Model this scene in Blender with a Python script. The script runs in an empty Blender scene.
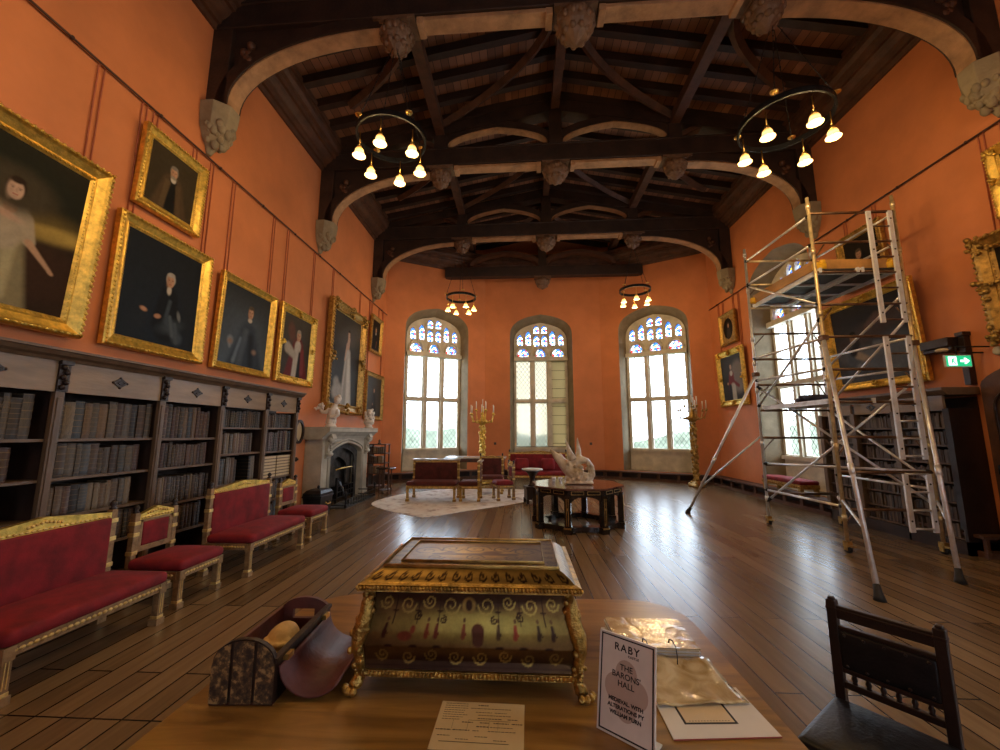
import bpy, math, random
import numpy as np
from math import sin, cos, pi, radians, sqrt, atan2
from mathutils import Vector, Matrix
from mathutils.geometry import tessellate_polygon
random.seed(7)
S = bpy.context.scene
COL = S.collection

# ------------------------------------------------------------------ mesh builder
class MB:
    def __init__(s):
        s.v = []; s.f = []; s.m = []; s.s = []
    def add(s, vs, fs, m=0, sm=False, T=None):
        b = len(s.v)
        for p in vs:
            p = Vector(p)
            s.v.append(tuple(T @ p) if T is not None else tuple(p))
        for f in fs:
            s.f.append([b + i for i in f]); s.m.append(m); s.s.append(sm)
        return s
    def box(s, x0, x1, y0, y1, z0, z1, m=0, T=None):
        vs = [(x0,y0,z0),(x1,y0,z0),(x1,y1,z0),(x0,y1,z0),(x0,y0,z1),(x1,y0,z1),(x1,y1,z1),(x0,y1,z1)]
        fs = [(0,3,2,1),(4,5,6,7),(0,1,5,4),(1,2,6,5),(2,3,7,6),(3,0,4,7)]
        return s.add(vs, fs, m, False, T)
    def bar(s, a, b, w, h, m=0, up=(0,0,1)):
        """rectangular bar between two points"""
        a = Vector(a); b = Vector(b); d = (b - a); L = d.length; d.normalize()
        u = Vector(up); x = d.cross(u)
        if x.length < 1e-4: x = d.cross(Vector((0,1,0)))
        x.normalize(); z = x.cross(d)
        T = Matrix(((x.x,d.x,z.x,a.x),(x.y,d.y,z.y,a.y),(x.z,d.z,z.z,a.z),(0,0,0,1)))
        return s.box(-w/2, w/2, 0, L, -h/2, h/2, m, T)
    def rbox(s, x0, x1, y0, y1, z0, z1, r, m=0, n=3, T=None, puff=0.0):
        """rounded box"""
        c = Vector(((x0+x1)/2,(y0+y1)/2,(z0+z1)/2)); h = Vector(((x1-x0)/2,(y1-y0)/2,(z1-z0)/2))
        r = min(r, h.x, h.y, h.z)
        def ticks(a):
            t = [-a + r*(1-cos(pi/2*i/n)) for i in range(n+1)]
            mid = [(-a + r) + (2*(a - r))*i/4 for i in range(1, 4)] if a - r > 1e-4 else []
            return t + mid + [-q for q in reversed(t)]
        tk = [ticks(h.x), ticks(h.y), ticks(h.z)]
        def pt(p):
            q = Vector([max(-(h[i]-r), min(h[i]-r, p[i])) for i in range(3)])
            d = Vector(p) - q
            if d.length > 1e-9: d = d.normalized() * r
            q = q + d
            if puff and q.z > 0:
                q.z += puff*(1-(q.x/h.x)**2)*(1-(q.y/h.y)**2)
            return c + q
        for ax in range(3):
            for sg in (-1, 1):
                i, j = (ax+1) % 3, (ax+2) % 3
                A, B = tk[i], tk[j]; vs = []
                for a in A:
                    for b_ in B:
                        p = [0,0,0]; p[ax] = sg*h[ax]; p[i] = a; p[j] = b_; vs.append(pt(p))
                nb = len(B); fs = []
                for a in range(len(A)-1):
                    for b_ in range(nb-1):
                        q = (a*nb+b_, (a+1)*nb+b_, (a+1)*nb+b_+1, a*nb+b_+1)
                        fs.append(q if sg > 0 else q[::-1])
                s.add(vs, fs, m, True, T)
        return s
    def tube(s, pts, r, n=8, m=0, closed=False, sm=True, T=None, flat=1.0):
        pts = [Vector(p) for p in pts]; N = len(pts)
        rs = r if isinstance(r, (list, tuple)) else [r]*N
        vs = []; prev = None
        for i, p in enumerate(pts):
            if closed: t = pts[(i+1) % N] - pts[i-1]
            elif i == 0: t = pts[1] - pts[0]
            elif i == N-1: t = pts[-1] - pts[-2]
            else: t = pts[i+1] - pts[i-1]
            t.normalize()
            if prev is None:
                x = t.cross(Vector((0,0,1)))
                if x.length < 1e-3: x = t.cross(Vector((0,1,0)))
            else:
                x = prev - t*prev.dot(t)
            x.normalize(); prev = x; y = t.cross(x)
            for k in range(n):
                a = 2*pi*k/n
                vs.append(p + (x*cos(a) + y*sin(a)*flat)*rs[i])
        fs = []
        for i in range(N if closed else N-1):
            j = (i+1) % N
            for k in range(n):
                fs.append((i*n+k, i*n+(k+1) % n, j*n+(k+1) % n, j*n+k))
        if not closed:
            fs.append(tuple(range(n-1,-1,-1))); fs.append(tuple((N-1)*n+k for k in range(n)))
        return s.add(vs, fs, m, sm, T)
    def lathe(s, prof, c=(0,0,0), n=20, m=0, sm=True, T=None, wob=None):
        vs = []; N = len(prof)
        for i,(r,z) in enumerate(prof):
            for k in range(n):
                a = 2*pi*k/n; rr = r*(wob(a,i) if wob else 1)
                vs.append((c[0]+rr*cos(a), c[1]+rr*sin(a), c[2]+z))
        fs = []
        for i in range(N-1):
            for k in range(n):
                fs.append((i*n+k, i*n+(k+1) % n, (i+1)*n+(k+1) % n, (i+1)*n+k))
        fs.append(tuple(range(n-1,-1,-1))); fs.append(tuple((N-1)*n+k for k in range(n)))
        return s.add(vs, fs, m, sm, T)
    def ball(s, c, r, m=0, n=10, T=None, sc=(1,1,1)):
        prof = [(max(1e-4, r*sin(pi*i/(n//2+2))), -r*cos(pi*i/(n//2+2))) for i in range(n//2+3)]
        M = Matrix.Translation(Vector(c)) @ Matrix.Diagonal(Vector((*sc,1)))
        return s.lathe(prof, (0,0,0), n, m, True, (T @ M) if T is not None else M)
    def slab(s, outer, holes, d, T=None, m=0, mh=None, inner=None, mback=None):
        """polygon (u,v) with holes, from w=0 to w=d. inner(loop)->loop at the back for splayed holes"""
        loops = [list(outer)] + [list(h) for h in holes]
        back = [loops[0]] + [(inner(h) if inner else h) for h in loops[1:]]
        for W, L in ((0.0, loops), (d, back)):
            tri = tessellate_polygon([[Vector((p[0],p[1],0)) for p in l] for l in L])
            flat = [(p[0], p[1], W) for l in L for p in l]
            ok = []
            for t in tri:
                a,b,c = [Vector(flat[i]) for i in t]
                nz = (b-a).cross(c-a).z
                if abs(nz) < 1e-10: continue
                want = -1 if W == 0 else 1
                ok.append(tuple(t) if nz*want > 0 else tuple(t)[::-1])
            s.add(flat, ok, m if W == 0 or mback is None else mback, False, T)
        for li,(l,bk) in enumerate(zip(loops, back)):
            n = len(l); vs = [(p[0],p[1],0) for p in l] + [(p[0],p[1],d) for p in bk]
            area = sum(l[i][0]*l[(i+1)%n][1]-l[(i+1)%n][0]*l[i][1] for i in range(n))
            fs = []
            for i in range(n):
                j = (i+1) % n; q = (i, j, n+j, n+i)
                flip = (area < 0) != (li > 0)
                fs.append(q[::-1] if flip else q)
            s.add(vs, fs, m if li == 0 or mh is None else mh, False, T)
        return s
    def prism(s, poly, d, T=None, m=0):
        return s.slab(poly, [], d, T, m)
    def build(s, name, mats, parent=None, bevel=0.0, sub=0):
        me = bpy.data.meshes.new(name); me.from_pydata(s.v, [], s.f)
        for mt in (mats if isinstance(mats,(list,tuple)) else [mats]): me.materials.append(mt)
        me.polygons.foreach_set('material_index', s.m); me.polygons.foreach_set('use_smooth', s.s)
        me.update()
        o = bpy.data.objects.new(name, me); COL.objects.link(o)
        if parent is not None: o.parent = parent
        if bevel:
            b = o.modifiers.new('Bevel','BEVEL'); b.width = bevel; b.segments = 2; b.limit_method = 'ANGLE'; b.angle_limit = radians(40)
        if sub:
            b = o.modifiers.new('Subsurf','SUBSURF'); b.levels = sub; b.render_levels = sub
        return o

def tag(o, label=None, cat=None, group=None, kind=None):
    if label: o['label'] = label
    if cat: o['category'] = cat
    if group: o['group'] = group
    if kind: o['kind'] = kind
    return o
def thing(name, label, cat, loc=(0,0,0), rz=0.0, group=None, kind=None):
    o = bpy.data.objects.new(name, None); COL.objects.link(o)
    o.location = loc; o.rotation_euler = (0,0,rz); o.empty_display_size = .1
    return tag(o, label, cat, group, kind)
def copy_tree(o, parent=None):
    c = o.copy(); COL.objects.link(c)
    if parent is not None: c.parent = parent
    for ch in list(o.children): copy_tree(ch, c)
    return c
def frameM(o, u, v, w):
    return Matrix(((u[0],v[0],w[0],o[0]),(u[1],v[1],w[1],o[1]),(u[2],v[2],w[2],o[2]),(0,0,0,1)))

# ------------------------------------------------------------------ materials
def nt(name):
    m = bpy.data.materials.new(name); m.use_nodes = True
    t = m.node_tree; b = t.nodes['Principled BSDF']
    return m, t, b
def node(t, kind, **kw):
    n = t.nodes.new(kind)
    for k, v in kw.items():
        if k.startswith('i_'):
            key = k[2:]; key = int(key) if key.isdigit() else key.replace('_',' ')
            n.inputs[key].default_value = v
        else: setattr(n, k, v)
    return n
def ramp(t, fac, stops, interp='LINEAR'):
    r = t.nodes.new('ShaderNodeValToRGB'); cr = r.color_ramp; cr.interpolation = interp
    while len(cr.elements) < len(stops): cr.elements.new(.5)
    for e,(p,c) in zip(cr.elements, stops):
        e.position = p; e.color = (*c, 1) if len(c) == 3 else c
    t.links.new(fac, r.inputs[0]); return r.outputs[0]
def mat(name, c, rough=.5, metal=0.0, nscale=6, var=.25, bscale=None, bump=.0, sheen=0, coat=0, stretch=(1,1,1), spec=.5, detail=4, c2=None):
    m, t, b = nt(name)
    co = node(t,'ShaderNodeTexCoord'); mp = node(t,'ShaderNodeMapping'); mp.inputs['Scale'].default_value = stretch
    t.links.new(co.outputs['Object'], mp.inputs[0])
    nz = node(t,'ShaderNodeTexNoise', i_Scale=nscale, i_Detail=detail, i_Roughness=.6)
    t.links.new(mp.outputs[0], nz.inputs['Vector'])
    lo = [x*(1-var) for x in c]; hi = list(c2) if c2 else [min(1,x*(1+var)) for x in c]
    t.links.new(ramp(t, nz.outputs[0], [(.3,lo),(.7,hi)]), b.inputs['Base Color'])
    b.inputs['Roughness'].default_value = rough; b.inputs['Metallic'].default_value = metal
    b.inputs['Specular IOR Level'].default_value = spec
    if sheen:
        b.inputs['Sheen Weight'].default_value = sheen; b.inputs['Sheen Tint'].default_value = (*[min(1,x*2+.1) for x in c],1); b.inputs['Sheen Roughness'].default_value = .4
    if coat: b.inputs['Coat Weight'].default_value = coat; b.inputs['Coat Roughness'].default_value = .12
    if bump:
        n2 = node(t,'ShaderNodeTexNoise', i_Scale=bscale or nscale*4, i_Detail=4)
        t.links.new(mp.outputs[0], n2.inputs['Vector'])
        bp = node(t,'ShaderNodeBump', i_Strength=bump, i_Distance=.02)
        t.links.new(n2.outputs[0], bp.inputs['Height']); t.links.new(bp.outputs[0], b.inputs['Normal'])
    return m
M = {}
M['wall'] = mat('terracotta_paint', (.61,.215,.085), .6, 0, 1.3, .10, 40, .06, spec=.25)
M['stone'] = mat('pale_stone', (.27,.215,.135), .8, 0, 3, .22, 25, .3)
M['stone_grey'] = mat('grey_stone', (.42,.395,.32), .7, 0, 3, .2, 25, .2)
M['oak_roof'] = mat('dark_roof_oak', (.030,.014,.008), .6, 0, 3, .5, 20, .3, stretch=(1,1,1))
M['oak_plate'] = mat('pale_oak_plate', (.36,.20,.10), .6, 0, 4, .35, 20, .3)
M['oak_mid'] = mat('brown_oak_beam', (.085,.035,.017), .6, 0, 4, .4, 20, .3)
M['oak_case'] = mat('bookcase_oak', (.135,.082,.045), .4, 0, 5, .35, 25, .15, stretch=(1,1,.25))
M['oak_frieze'] = mat('bookcase_frieze_oak', (.25,.165,.088), .33, 0, 5, .3, 25, .15, stretch=(1,.25,1))
M['oak_inside'] = mat('bookcase_inside_shade', (.03,.014,.008), .6, 0, 5, .4)  # near-black oak, shade inside the bookcase put into its colour
M['oak_dark'] = mat('dark_stained_oak', (.018,.008,.005), .4, 0, 5, .4, 25, .15)
M['gilt'] = mat('gilded_wood', (.76,.51,.11), .34, .85, 14, .35, 60, .22)
M['bronze'] = mat('gilt_bronze', (.48,.30,.075), .34, .9, 20, .6, 70, .5)
M['gilt_dull'] = mat('dull_gilding', (.40,.24,.06), .42, .7, 14, .5, 60, .25)
M['gilt_pale'] = mat('pale_gilding', (.31,.19,.085), .45, .35, 14, .4, 60, .2)
M['gilt_bright'] = mat('bright_gilt_ornament', (.80,.56,.20), .35, .7, 14, .3, 60, .2)
M['velvet'] = mat('red_velvet', (.20,.005,.009), .8, 0, 7, .35, 80, .1, sheen=.12)
M['velvet_dark'] = mat('maroon_velvet', (.085,.012,.008), .8, 0, 7, .4, 80, .1, sheen=.3)
M['alu'] = mat('aluminium_tube', (.80,.80,.80), .32, .65, 9, .15)
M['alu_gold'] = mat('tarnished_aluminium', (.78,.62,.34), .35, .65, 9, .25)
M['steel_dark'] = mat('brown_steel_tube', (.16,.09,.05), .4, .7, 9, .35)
M['alu_flat'] = mat('aluminium_ladder', (.82,.85,.88), .5, .3, 9, .12)
M['ply'] = mat('dark_deck_ply', (.035,.035,.04), .6, 0, 9, .3)
M['toeboard'] = mat('pine_toe_board', (.48,.25,.075), .55, 0, 4, .3, stretch=(1,.3,1))
M['yellow'] = mat('yellow_plastic', (.8,.45,.02), .5, 0, 9, .2)
M['rubber'] = mat('black_rubber', (.012,.012,.012), .7, 0, 9, .3)
M['iron'] = mat('black_iron', (.012,.012,.014), .4, .5, 9, .4, 40, .2)
M['iron_soot'] = mat('sooty_fireback', (.05,.048,.045), .7, .2, 6, .7, 12, .5)
M['brass'] = mat('brass', (.8,.52,.14), .3, 1, 9, .2)
M['marble'] = mat('white_marble', (.72,.66,.58), .4, 0, 6, .12, 30, .1)
M['marble_top'] = mat('pale_marble_top', (.55,.52,.48), .2, 0, 6, .2)
M['bone'] = mat('weathered_ivory_carving', (.50,.33,.13), .3, 0, 5, .3, 30, .4, c2=(.80,.72,.58))
M['skull'] = mat('yellowed_plaster', (.62,.42,.17), .6, 0, 8, .25, 25, .3)
M['leather'] = mat('dark_leather', (.010,.008,.008), .42, 0, 8, .4, 60, .15, spec=.3)
M['leather_red'] = mat('oxblood_leather', (.105,.028,.020), .58, 0, 8, .4, 30, .2)
M['paper'] = mat('cream_paper', (.66,.50,.25), .7, 0, 8, .06)
M['ink'] = mat('black_ink', (.015,.012,.01), .7, 0, 8, .1)
M['card_white'] = mat('white_card', (.66,.62,.55), .5, 0, 5, .06)
M['card_pink'] = mat('marbled_sign_card', (.60,.52,.44), .45, 0, 3.5, .12, c2=(.78,.69,.60))
M['sign_clover'] = mat('sign_emblem_print', (.46,.34,.27), .45, 0, 6, .1)
M['card_cream'] = mat('cream_card', (.62,.48,.28), .5, 0, 5, .08)
M['folder_edge'] = mat('red_folder_edge', (.35,.06,.05), .5, 0, 5, .1)
M['cord'] = mat('red_picture_cord', (.42,.115,.05), .7, 0, 9, .2)
M['rail'] = mat('brown_picture_rail', (.05,.016,.01), .5, 0, 9, .3)
M['wax'] = mat('white_candle_wax', (.8,.76,.66), .4, 0, 9, .06)
M['bin'] = mat('black_coal_box_metal', (.03,.034,.04), .3, .6, 7, .4)
M['cream_plastic'] = mat('cream_plastic', (.6,.5,.32), .4, 0, 7, .08)
M['blind'] = mat('blind_cloth', (.75,.74,.66), .8, 0, 7, .05)
M['curtain'] = mat('cream_stone_mullion', (.64,.58,.46), .7, 0, 3, .2, 25, .2)
M['porphyry'] = mat('veined_red_marble', (.10,.035,.022), .12, 0, 5, .5, c2=(.25,.12,.08))
M['black_lacquer'] = mat('black_lacquer', (.02,.014,.010), .2, 0, 5, .4)
M['cloth_blue'] = mat('grey_blue_work_jacket', (.06,.06,.09), .8, 0, 7, .4)
M['lawn'] = mat('lawn', (.06,.12,.05), .9, 0, .3, .4)
M['hill'] = mat('distant_trees', (.24,.25,.19), .9, 0, .5, .4)
M['socket'] = mat('dark_socket', (.06,.035,.02), .4, 0, 7, .2)

def floor_mat():
    m, t, b = nt('oak_floorboards')
    co = node(t,'ShaderNodeTexCoord'); mp = node(t,'ShaderNodeMapping')
    mp.inputs['Rotation'].default_value = (0,0,pi/2)
    t.links.new(co.outputs['Object'], mp.inputs[0])
    br = node(t,'ShaderNodeTexBrick', offset=.37, offset_frequency=2, i_Scale=1.0)
    br.inputs['Brick Width'].default_value = 3.1; br.inputs['Row Height'].default_value = .19; br.inputs['Mortar Size'].default_value = .0065
    br.inputs['Color1'].default_value = (0,0,0,1); br.inputs['Color2'].default_value = (1,1,1,1); br.inputs['Mortar'].default_value = (.5,.5,.5,1)
    br.inputs['Mortar Smooth'].default_value = .1
    t.links.new(mp.outputs[0], br.inputs['Vector'])
    ng = node(t,'ShaderNodeTexNoise', i_Scale=3.0, i_Detail=4, i_Roughness=.5)
    mg = node(t,'ShaderNodeMapping'); mg.inputs['Scale'].default_value = (7,.55,1)
    t.links.new(co.outputs['Object'], mg.inputs[0]); t.links.new(mg.outputs[0], ng.inputs['Vector'])
    mx = node(t,'ShaderNodeMix', data_type='FLOAT'); mx.inputs[0].default_value = .55
    t.links.new(br.outputs['Color'], mx.inputs[2]); t.links.new(ng.outputs[0], mx.inputs[3])
    col = ramp(t, mx.outputs[0], [(.15,(.085,.050,.023)),(.5,(.180,.112,.054)),(.85,(.265,.170,.086))])
    # board-end joint right across the floor
    sp = node(t,'ShaderNodeSeparateXYZ'); t.links.new(co.outputs['Object'], sp.inputs[0])
    a = node(t,'ShaderNodeMath', operation='SUBTRACT', i_1=2.62); t.links.new(sp.outputs[1], a.inputs[0])
    a2 = node(t,'ShaderNodeMath', operation='ABSOLUTE'); t.links.new(a.outputs[0], a2.inputs[0])
    a3 = node(t,'ShaderNodeMath', operation='LESS_THAN', i_1=.006); t.links.new(a2.outputs[0], a3.inputs[0])
    a4 = node(t,'ShaderNodeMath', operation='MAXIMUM'); t.links.new(a3.outputs[0], a4.inputs[0]); t.links.new(br.outputs['Fac'], a4.inputs[1])
    m2 = node(t,'ShaderNodeMix', data_type='RGBA'); t.links.new(a4.outputs[0], m2.inputs[0]); t.links.new(col, m2.inputs[6]); m2.inputs[7].default_value = (.006,.003,.002,1)
    t.links.new(m2.outputs[2], b.inputs['Base Color'])
    b.inputs['Roughness'].default_value = .26
    bp = node(t,'ShaderNodeBump', i_Strength=.2, i_Distance=.003, invert=True); t.links.new(a4.outputs[0], bp.inputs['Height'])
    n3 = node(t,'ShaderNodeTexNoise', i_Scale=2.5, i_Detail=2); t.links.new(mg.outputs[0], n3.inputs['Vector'])
    b2 = node(t,'ShaderNodeBump', i_Strength=.03, i_Distance=.02); t.links.new(n3.outputs[0], b2.inputs['Height']); t.links.new(bp.outputs[0], b2.inputs['Normal'])
    t.links.new(bp.outputs[0], b.inputs['Normal'])
    b.inputs['Specular IOR Level'].default_value = .36
    return m
M['floor'] = floor_mat()

def boards_mat():
    m, t, b = nt('roof_boards')
    co = node(t,'ShaderNodeTexCoord')
    br = node(t,'ShaderNodeTexBrick', offset=.0, i_Scale=1.0)
    br.inputs['Brick Width'].default_value = .17; br.inputs['Row Height'].default_value = 30; br.inputs['Mortar Size'].default_value = .006
    br.inputs['Color1'].default_value = (.32,.15,.075,1); br.inputs['Color2'].default_value = (.12,.052,.028,1); br.inputs['Mortar'].default_value = (.004,.002,.001,1)
    t.links.new(co.outputs['Object'], br.inputs['Vector']); t.links.new(br.outputs['Color'], b.inputs['Base Color'])
    b.inputs['Roughness'].default_value = .55
    return m
M['oak_boss'] = mat('carved_boss_oak', (.15,.082,.045), .55, 0, 6, .4, 30, .4)
M['boards'] = boards_mat()

def table_mat():
    m, t, b = nt('polished_oak_table')
    co = node(t,'ShaderNodeTexCoord'); mp = node(t,'ShaderNodeMapping'); mp.inputs['Scale'].default_value = (.7,6,1)
    t.links.new(co.outputs['Object'], mp.inputs[0])
    n = node(t,'ShaderNodeTexNoise', i_Scale=2.4, i_Detail=7, i_Roughness=.6, i_Distortion=.8); t.links.new(mp.outputs[0], n.inputs['Vector'])
    t.links.new(ramp(t, n.outputs[0], [(.28,(.12,.055,.011)),(.5,(.26,.13,.026)),(.75,(.38,.205,.05))]), b.inputs['Base Color'])
    b.inputs['Roughness'].default_value = .3; b.inputs['Coat Weight'].default_value = .25; b.inputs['Coat Roughness'].default_value = .15
    return m
M['table'] = table_mat()

def book_mat():
    m, t, b = nt('book_leather')
    oi = node(t,'ShaderNodeObjectInfo'); co = node(t,'ShaderNodeTexCoord')
    sp = node(t,'ShaderNodeSeparateXYZ'); t.links.new(co.outputs['Object'], sp.inputs[0])
    fq = node(t,'ShaderNodeMath', operation='MULTIPLY_ADD', i_1=4.5, i_2=4.5); t.links.new(oi.outputs['Random'], fq.inputs[0])
    mu = node(t,'ShaderNodeMath', operation='MULTIPLY_ADD'); t.links.new(sp.outputs[2], mu.inputs[0]); t.links.new(fq.outputs[0], mu.inputs[1]); t.links.new(fq.outputs[0], mu.inputs[2])
    fr = node(t,'ShaderNodeMath', operation='FRACT'); t.links.new(mu.outputs[0], fr.inputs[0])
    lt = node(t,'ShaderNodeMath', operation='LESS_THAN', i_1=.09); t.links.new(fr.outputs[0], lt.inputs[0])
    nz = node(t,'ShaderNodeTexNoise', i_Scale=9, i_Detail=4); t.links.new(co.outputs['Object'], nz.inputs['Vector'])
    mx = node(t,'ShaderNodeMix', data_type='RGBA', blend_type='MULTIPLY'); mx.inputs[0].default_value = 1
    t.links.new(oi.outputs['Color'], mx.inputs[6]); t.links.new(ramp(t, nz.outputs[0], [(.3,(.55,)*3),(.7,(1.25,)*3)]), mx.inputs[7])
    m2 = node(t,'ShaderNodeMix', data_type='RGBA'); t.links.new(lt.outputs[0], m2.inputs[0]); t.links.new(mx.outputs[2], m2.inputs[6]); m2.inputs[7].default_value = (.13,.085,.038,1)
    t.links.new(m2.outputs[2], b.inputs['Base Color']); b.inputs['Roughness'].default_value = .45
    return m
M['book'] = book_mat()
def rows_mat():
    m, t, b = nt('massed_book_leather')
    g = node(t,'ShaderNodeNewGeometry')
    t.links.new(ramp(t, g.outputs['Random Per Island'], [(0,(.020,.012,.008)),(.4,(.06,.034,.020)),(.7,(.09,.06,.04)),(1,(.16,.12,.08))]), b.inputs['Base Color'])
    b.inputs['Roughness'].default_value = .5
    return m
M['rows'] = rows_mat()

def attr_mat(name, rough=.35, metal=0.0, nv=.3, coat=0, gain=1.0):
    m, t, b = nt(name)
    a = node(t,'ShaderNodeAttribute', attribute_name='Col'); co = node(t,'ShaderNodeTexCoord')
    n = node(t,'ShaderNodeTexNoise', i_Scale=14, i_Detail=6, i_Roughness=.7); t.links.new(co.outputs['Object'], n.inputs['Vector'])
    mx = node(t,'ShaderNodeMix', data_type='RGBA', blend_type='MULTIPLY'); mx.inputs[0].default_value = 1
    t.links.new(a.outputs['Color'], mx.inputs[6]); t.links.new(ramp(t, n.outputs[0], [(.3,((1-nv)*gain,)*3),(.7,((1+nv)*gain,)*3)]), mx.inputs[7])
    t.links.new(mx.outputs[2], b.inputs['Base Color'])
    b.inputs['Roughness'].default_value = rough; b.inputs['Metallic'].default_value = metal
    if coat: b.inputs['Coat Weight'].default_value = coat; b.inputs['Coat Roughness'].default_value = .1
    return m
M['marq'] = attr_mat('brass_and_tortoiseshell', .42, .85, .3, 0, .70)
M['oil'] = attr_mat('oil_painting', .55, 0, .13, 0, .85)
M['oil'].node_tree.nodes['Principled BSDF'].inputs['Specular IOR Level'].default_value = .07

def boulle_mat():
    """brass and tortoiseshell scroll marquetry"""
    m, t, b = nt('brass_marquetry')
    a = node(t,'ShaderNodeAttribute', attribute_name='Col'); co = node(t,'ShaderNodeTexCoord')
    n = node(t,'ShaderNodeTexNoise', i_Scale=9, i_Detail=1); t.links.new(co.outputs['Object'], n.inputs['Vector'])
    mxv = node(t,'ShaderNodeMix', data_type='VECTOR'); mxv.inputs[0].default_value = .18
    t.links.new(co.outputs['Object'], mxv.inputs[4]); t.links.new(n.outputs['Color'], mxv.inputs[5])
    w = node(t,'ShaderNodeTexVoronoi', feature='DISTANCE_TO_EDGE', i_Scale=26.0); t.links.new(mxv.outputs[1], w.inputs['Vector'])
    w2 = node(t,'ShaderNodeTexWave', wave_type='RINGS', i_Scale=9, i_Distortion=6, i_Detail=2); t.links.new(co.outputs['Object'], w2.inputs['Vector'])
    r1 = ramp(t, w.outputs['Distance'], [(.04,(1,1,1)),(.10,(0,0,0))]); r2 = ramp(t, w2.outputs['Fac'], [(.72,(0,0,0)),(.82,(1,1,1))])
    ad = node(t,'ShaderNodeMath', operation='MAXIMUM'); t.links.new(r1, ad.inputs[0]); t.links.new(r2, ad.inputs[1])
    mx = node(t,'ShaderNodeMix', data_type='RGBA'); 
    f = node(t,'ShaderNodeMath', operation='MULTIPLY', i_1=.75); t.links.new(ad.outputs[0], f.inputs[0])
    t.links.new(f.outputs[0], mx.inputs[0]); t.links.new(a.outputs['Color'], mx.inputs[6]); mx.inputs[7].default_value = (.035,.014,.006,1)
    t.links.new(mx.outputs[2], b.inputs['Base Color']); b.inputs['Metallic'].default_value = .55; b.inputs['Roughness'].default_value = .3
    return m
M['boulle'] = boulle_mat()

def glass_mat(name, tint, lead=.17, k=1.35, line=.08, stained=False, haze=0.0):
    m, t, b = nt(name); t.nodes.remove(b); out = t.nodes['Material Output']
    co = node(t,'ShaderNodeTexCoord'); sp = node(t,'ShaderNodeSeparateXYZ'); t.links.new(co.outputs['Object'], sp.inputs[0])
    def dia(sg):
        a = node(t,'ShaderNodeMath', operation='MULTIPLY', i_1=sg/lead); t.links.new(sp.outputs[0], a.inputs[0])
        c = node(t,'ShaderNodeMath', operation='MULTIPLY_ADD', i_1=1/(lead*k)); t.links.new(sp.outputs[1], c.inputs[0]); t.links.new(a.outputs[0], c.inputs[2])
        f = node(t,'ShaderNodeMath', operation='FRACT'); t.links.new(c.outputs[0], f.inputs[0])
        l = node(t,'ShaderNodeMath', operation='LESS_THAN', i_1=line); t.links.new(f.outputs[0], l.inputs[0]); return l.outputs[0]
    mxm = node(t,'ShaderNodeMath', operation='MAXIMUM'); t.links.new(dia(1), mxm.inputs[0]); t.links.new(dia(-1), mxm.inputs[1])
    tr = node(t,'ShaderNodeBsdfTransparent'); tr.inputs[0].default_value = (*tint,1)
    fac = mxm.outputs[0]
    if stained:
        v = node(t,'ShaderNodeTexVoronoi', i_Scale=11); t.links.new(co.outputs['Object'], v.inputs['Vector'])
        sc = node(t,'ShaderNodeSeparateColor'); t.links.new(v.outputs['Color'], sc.inputs[0])
        c = ramp(t, sc.outputs[0], [(0,(.75,.8,.85)),(.24,(.02,.07,.36)),(.45,(.60,.66,.70)),(.62,(.5,.30,.02)),(.74,(.05,.15,.5)),(.88,(.28,.02,.015))], 'CONSTANT')
        t.links.new(c, tr.inputs[0])
        v2 = node(t,'ShaderNodeTexVoronoi', feature='DISTANCE_TO_EDGE', i_Scale=11); t.links.new(co.outputs['Object'], v2.inputs['Vector'])
        l = node(t,'ShaderNodeMath', operation='LESS_THAN', i_1=.05); t.links.new(v2.outputs['Distance'], l.inputs[0]); fac = l.outputs[0]
    ld = node(t,'ShaderNodeBsdfDiffuse'); ld.inputs[0].default_value = (.05,.05,.05,1)
    base = tr.outputs[0]
    if haze:
        tl = node(t,'ShaderNodeBsdfTranslucent'); tl.inputs[0].default_value = (.9,.86,.68,1)
        hz = node(t,'ShaderNodeMixShader'); hz.inputs[0].default_value = haze; t.links.new(tr.outputs[0], hz.inputs[1]); t.links.new(tl.outputs[0], hz.inputs[2]); base = hz.outputs[0]
    gl = node(t,'ShaderNodeBsdfGlossy'); gl.inputs['Roughness'].default_value = .05
    mg = node(t,'ShaderNodeMixShader'); mg.inputs[0].default_value = .04; t.links.new(base, mg.inputs[1]); t.links.new(gl.outputs[0], mg.inputs[2])
    ms = node(t,'ShaderNodeMixShader'); t.links.new(fac, ms.inputs[0]); t.links.new(mg.outputs[0], ms.inputs[1]); t.links.new(ld.outputs[0], ms.inputs[2])
    t.links.new(ms.outputs[0], out.inputs[0]); return m
M['glass'] = glass_mat('leaded_glass', (.97,.98,1.0), line=.11)
M['glass_sheer'] = glass_mat('leaded_glass_behind_sheer', (.15,.114,.070), line=.17, haze=.12)
M['stained'] = glass_mat('stained_glass', (1,1,1), stained=True)
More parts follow.
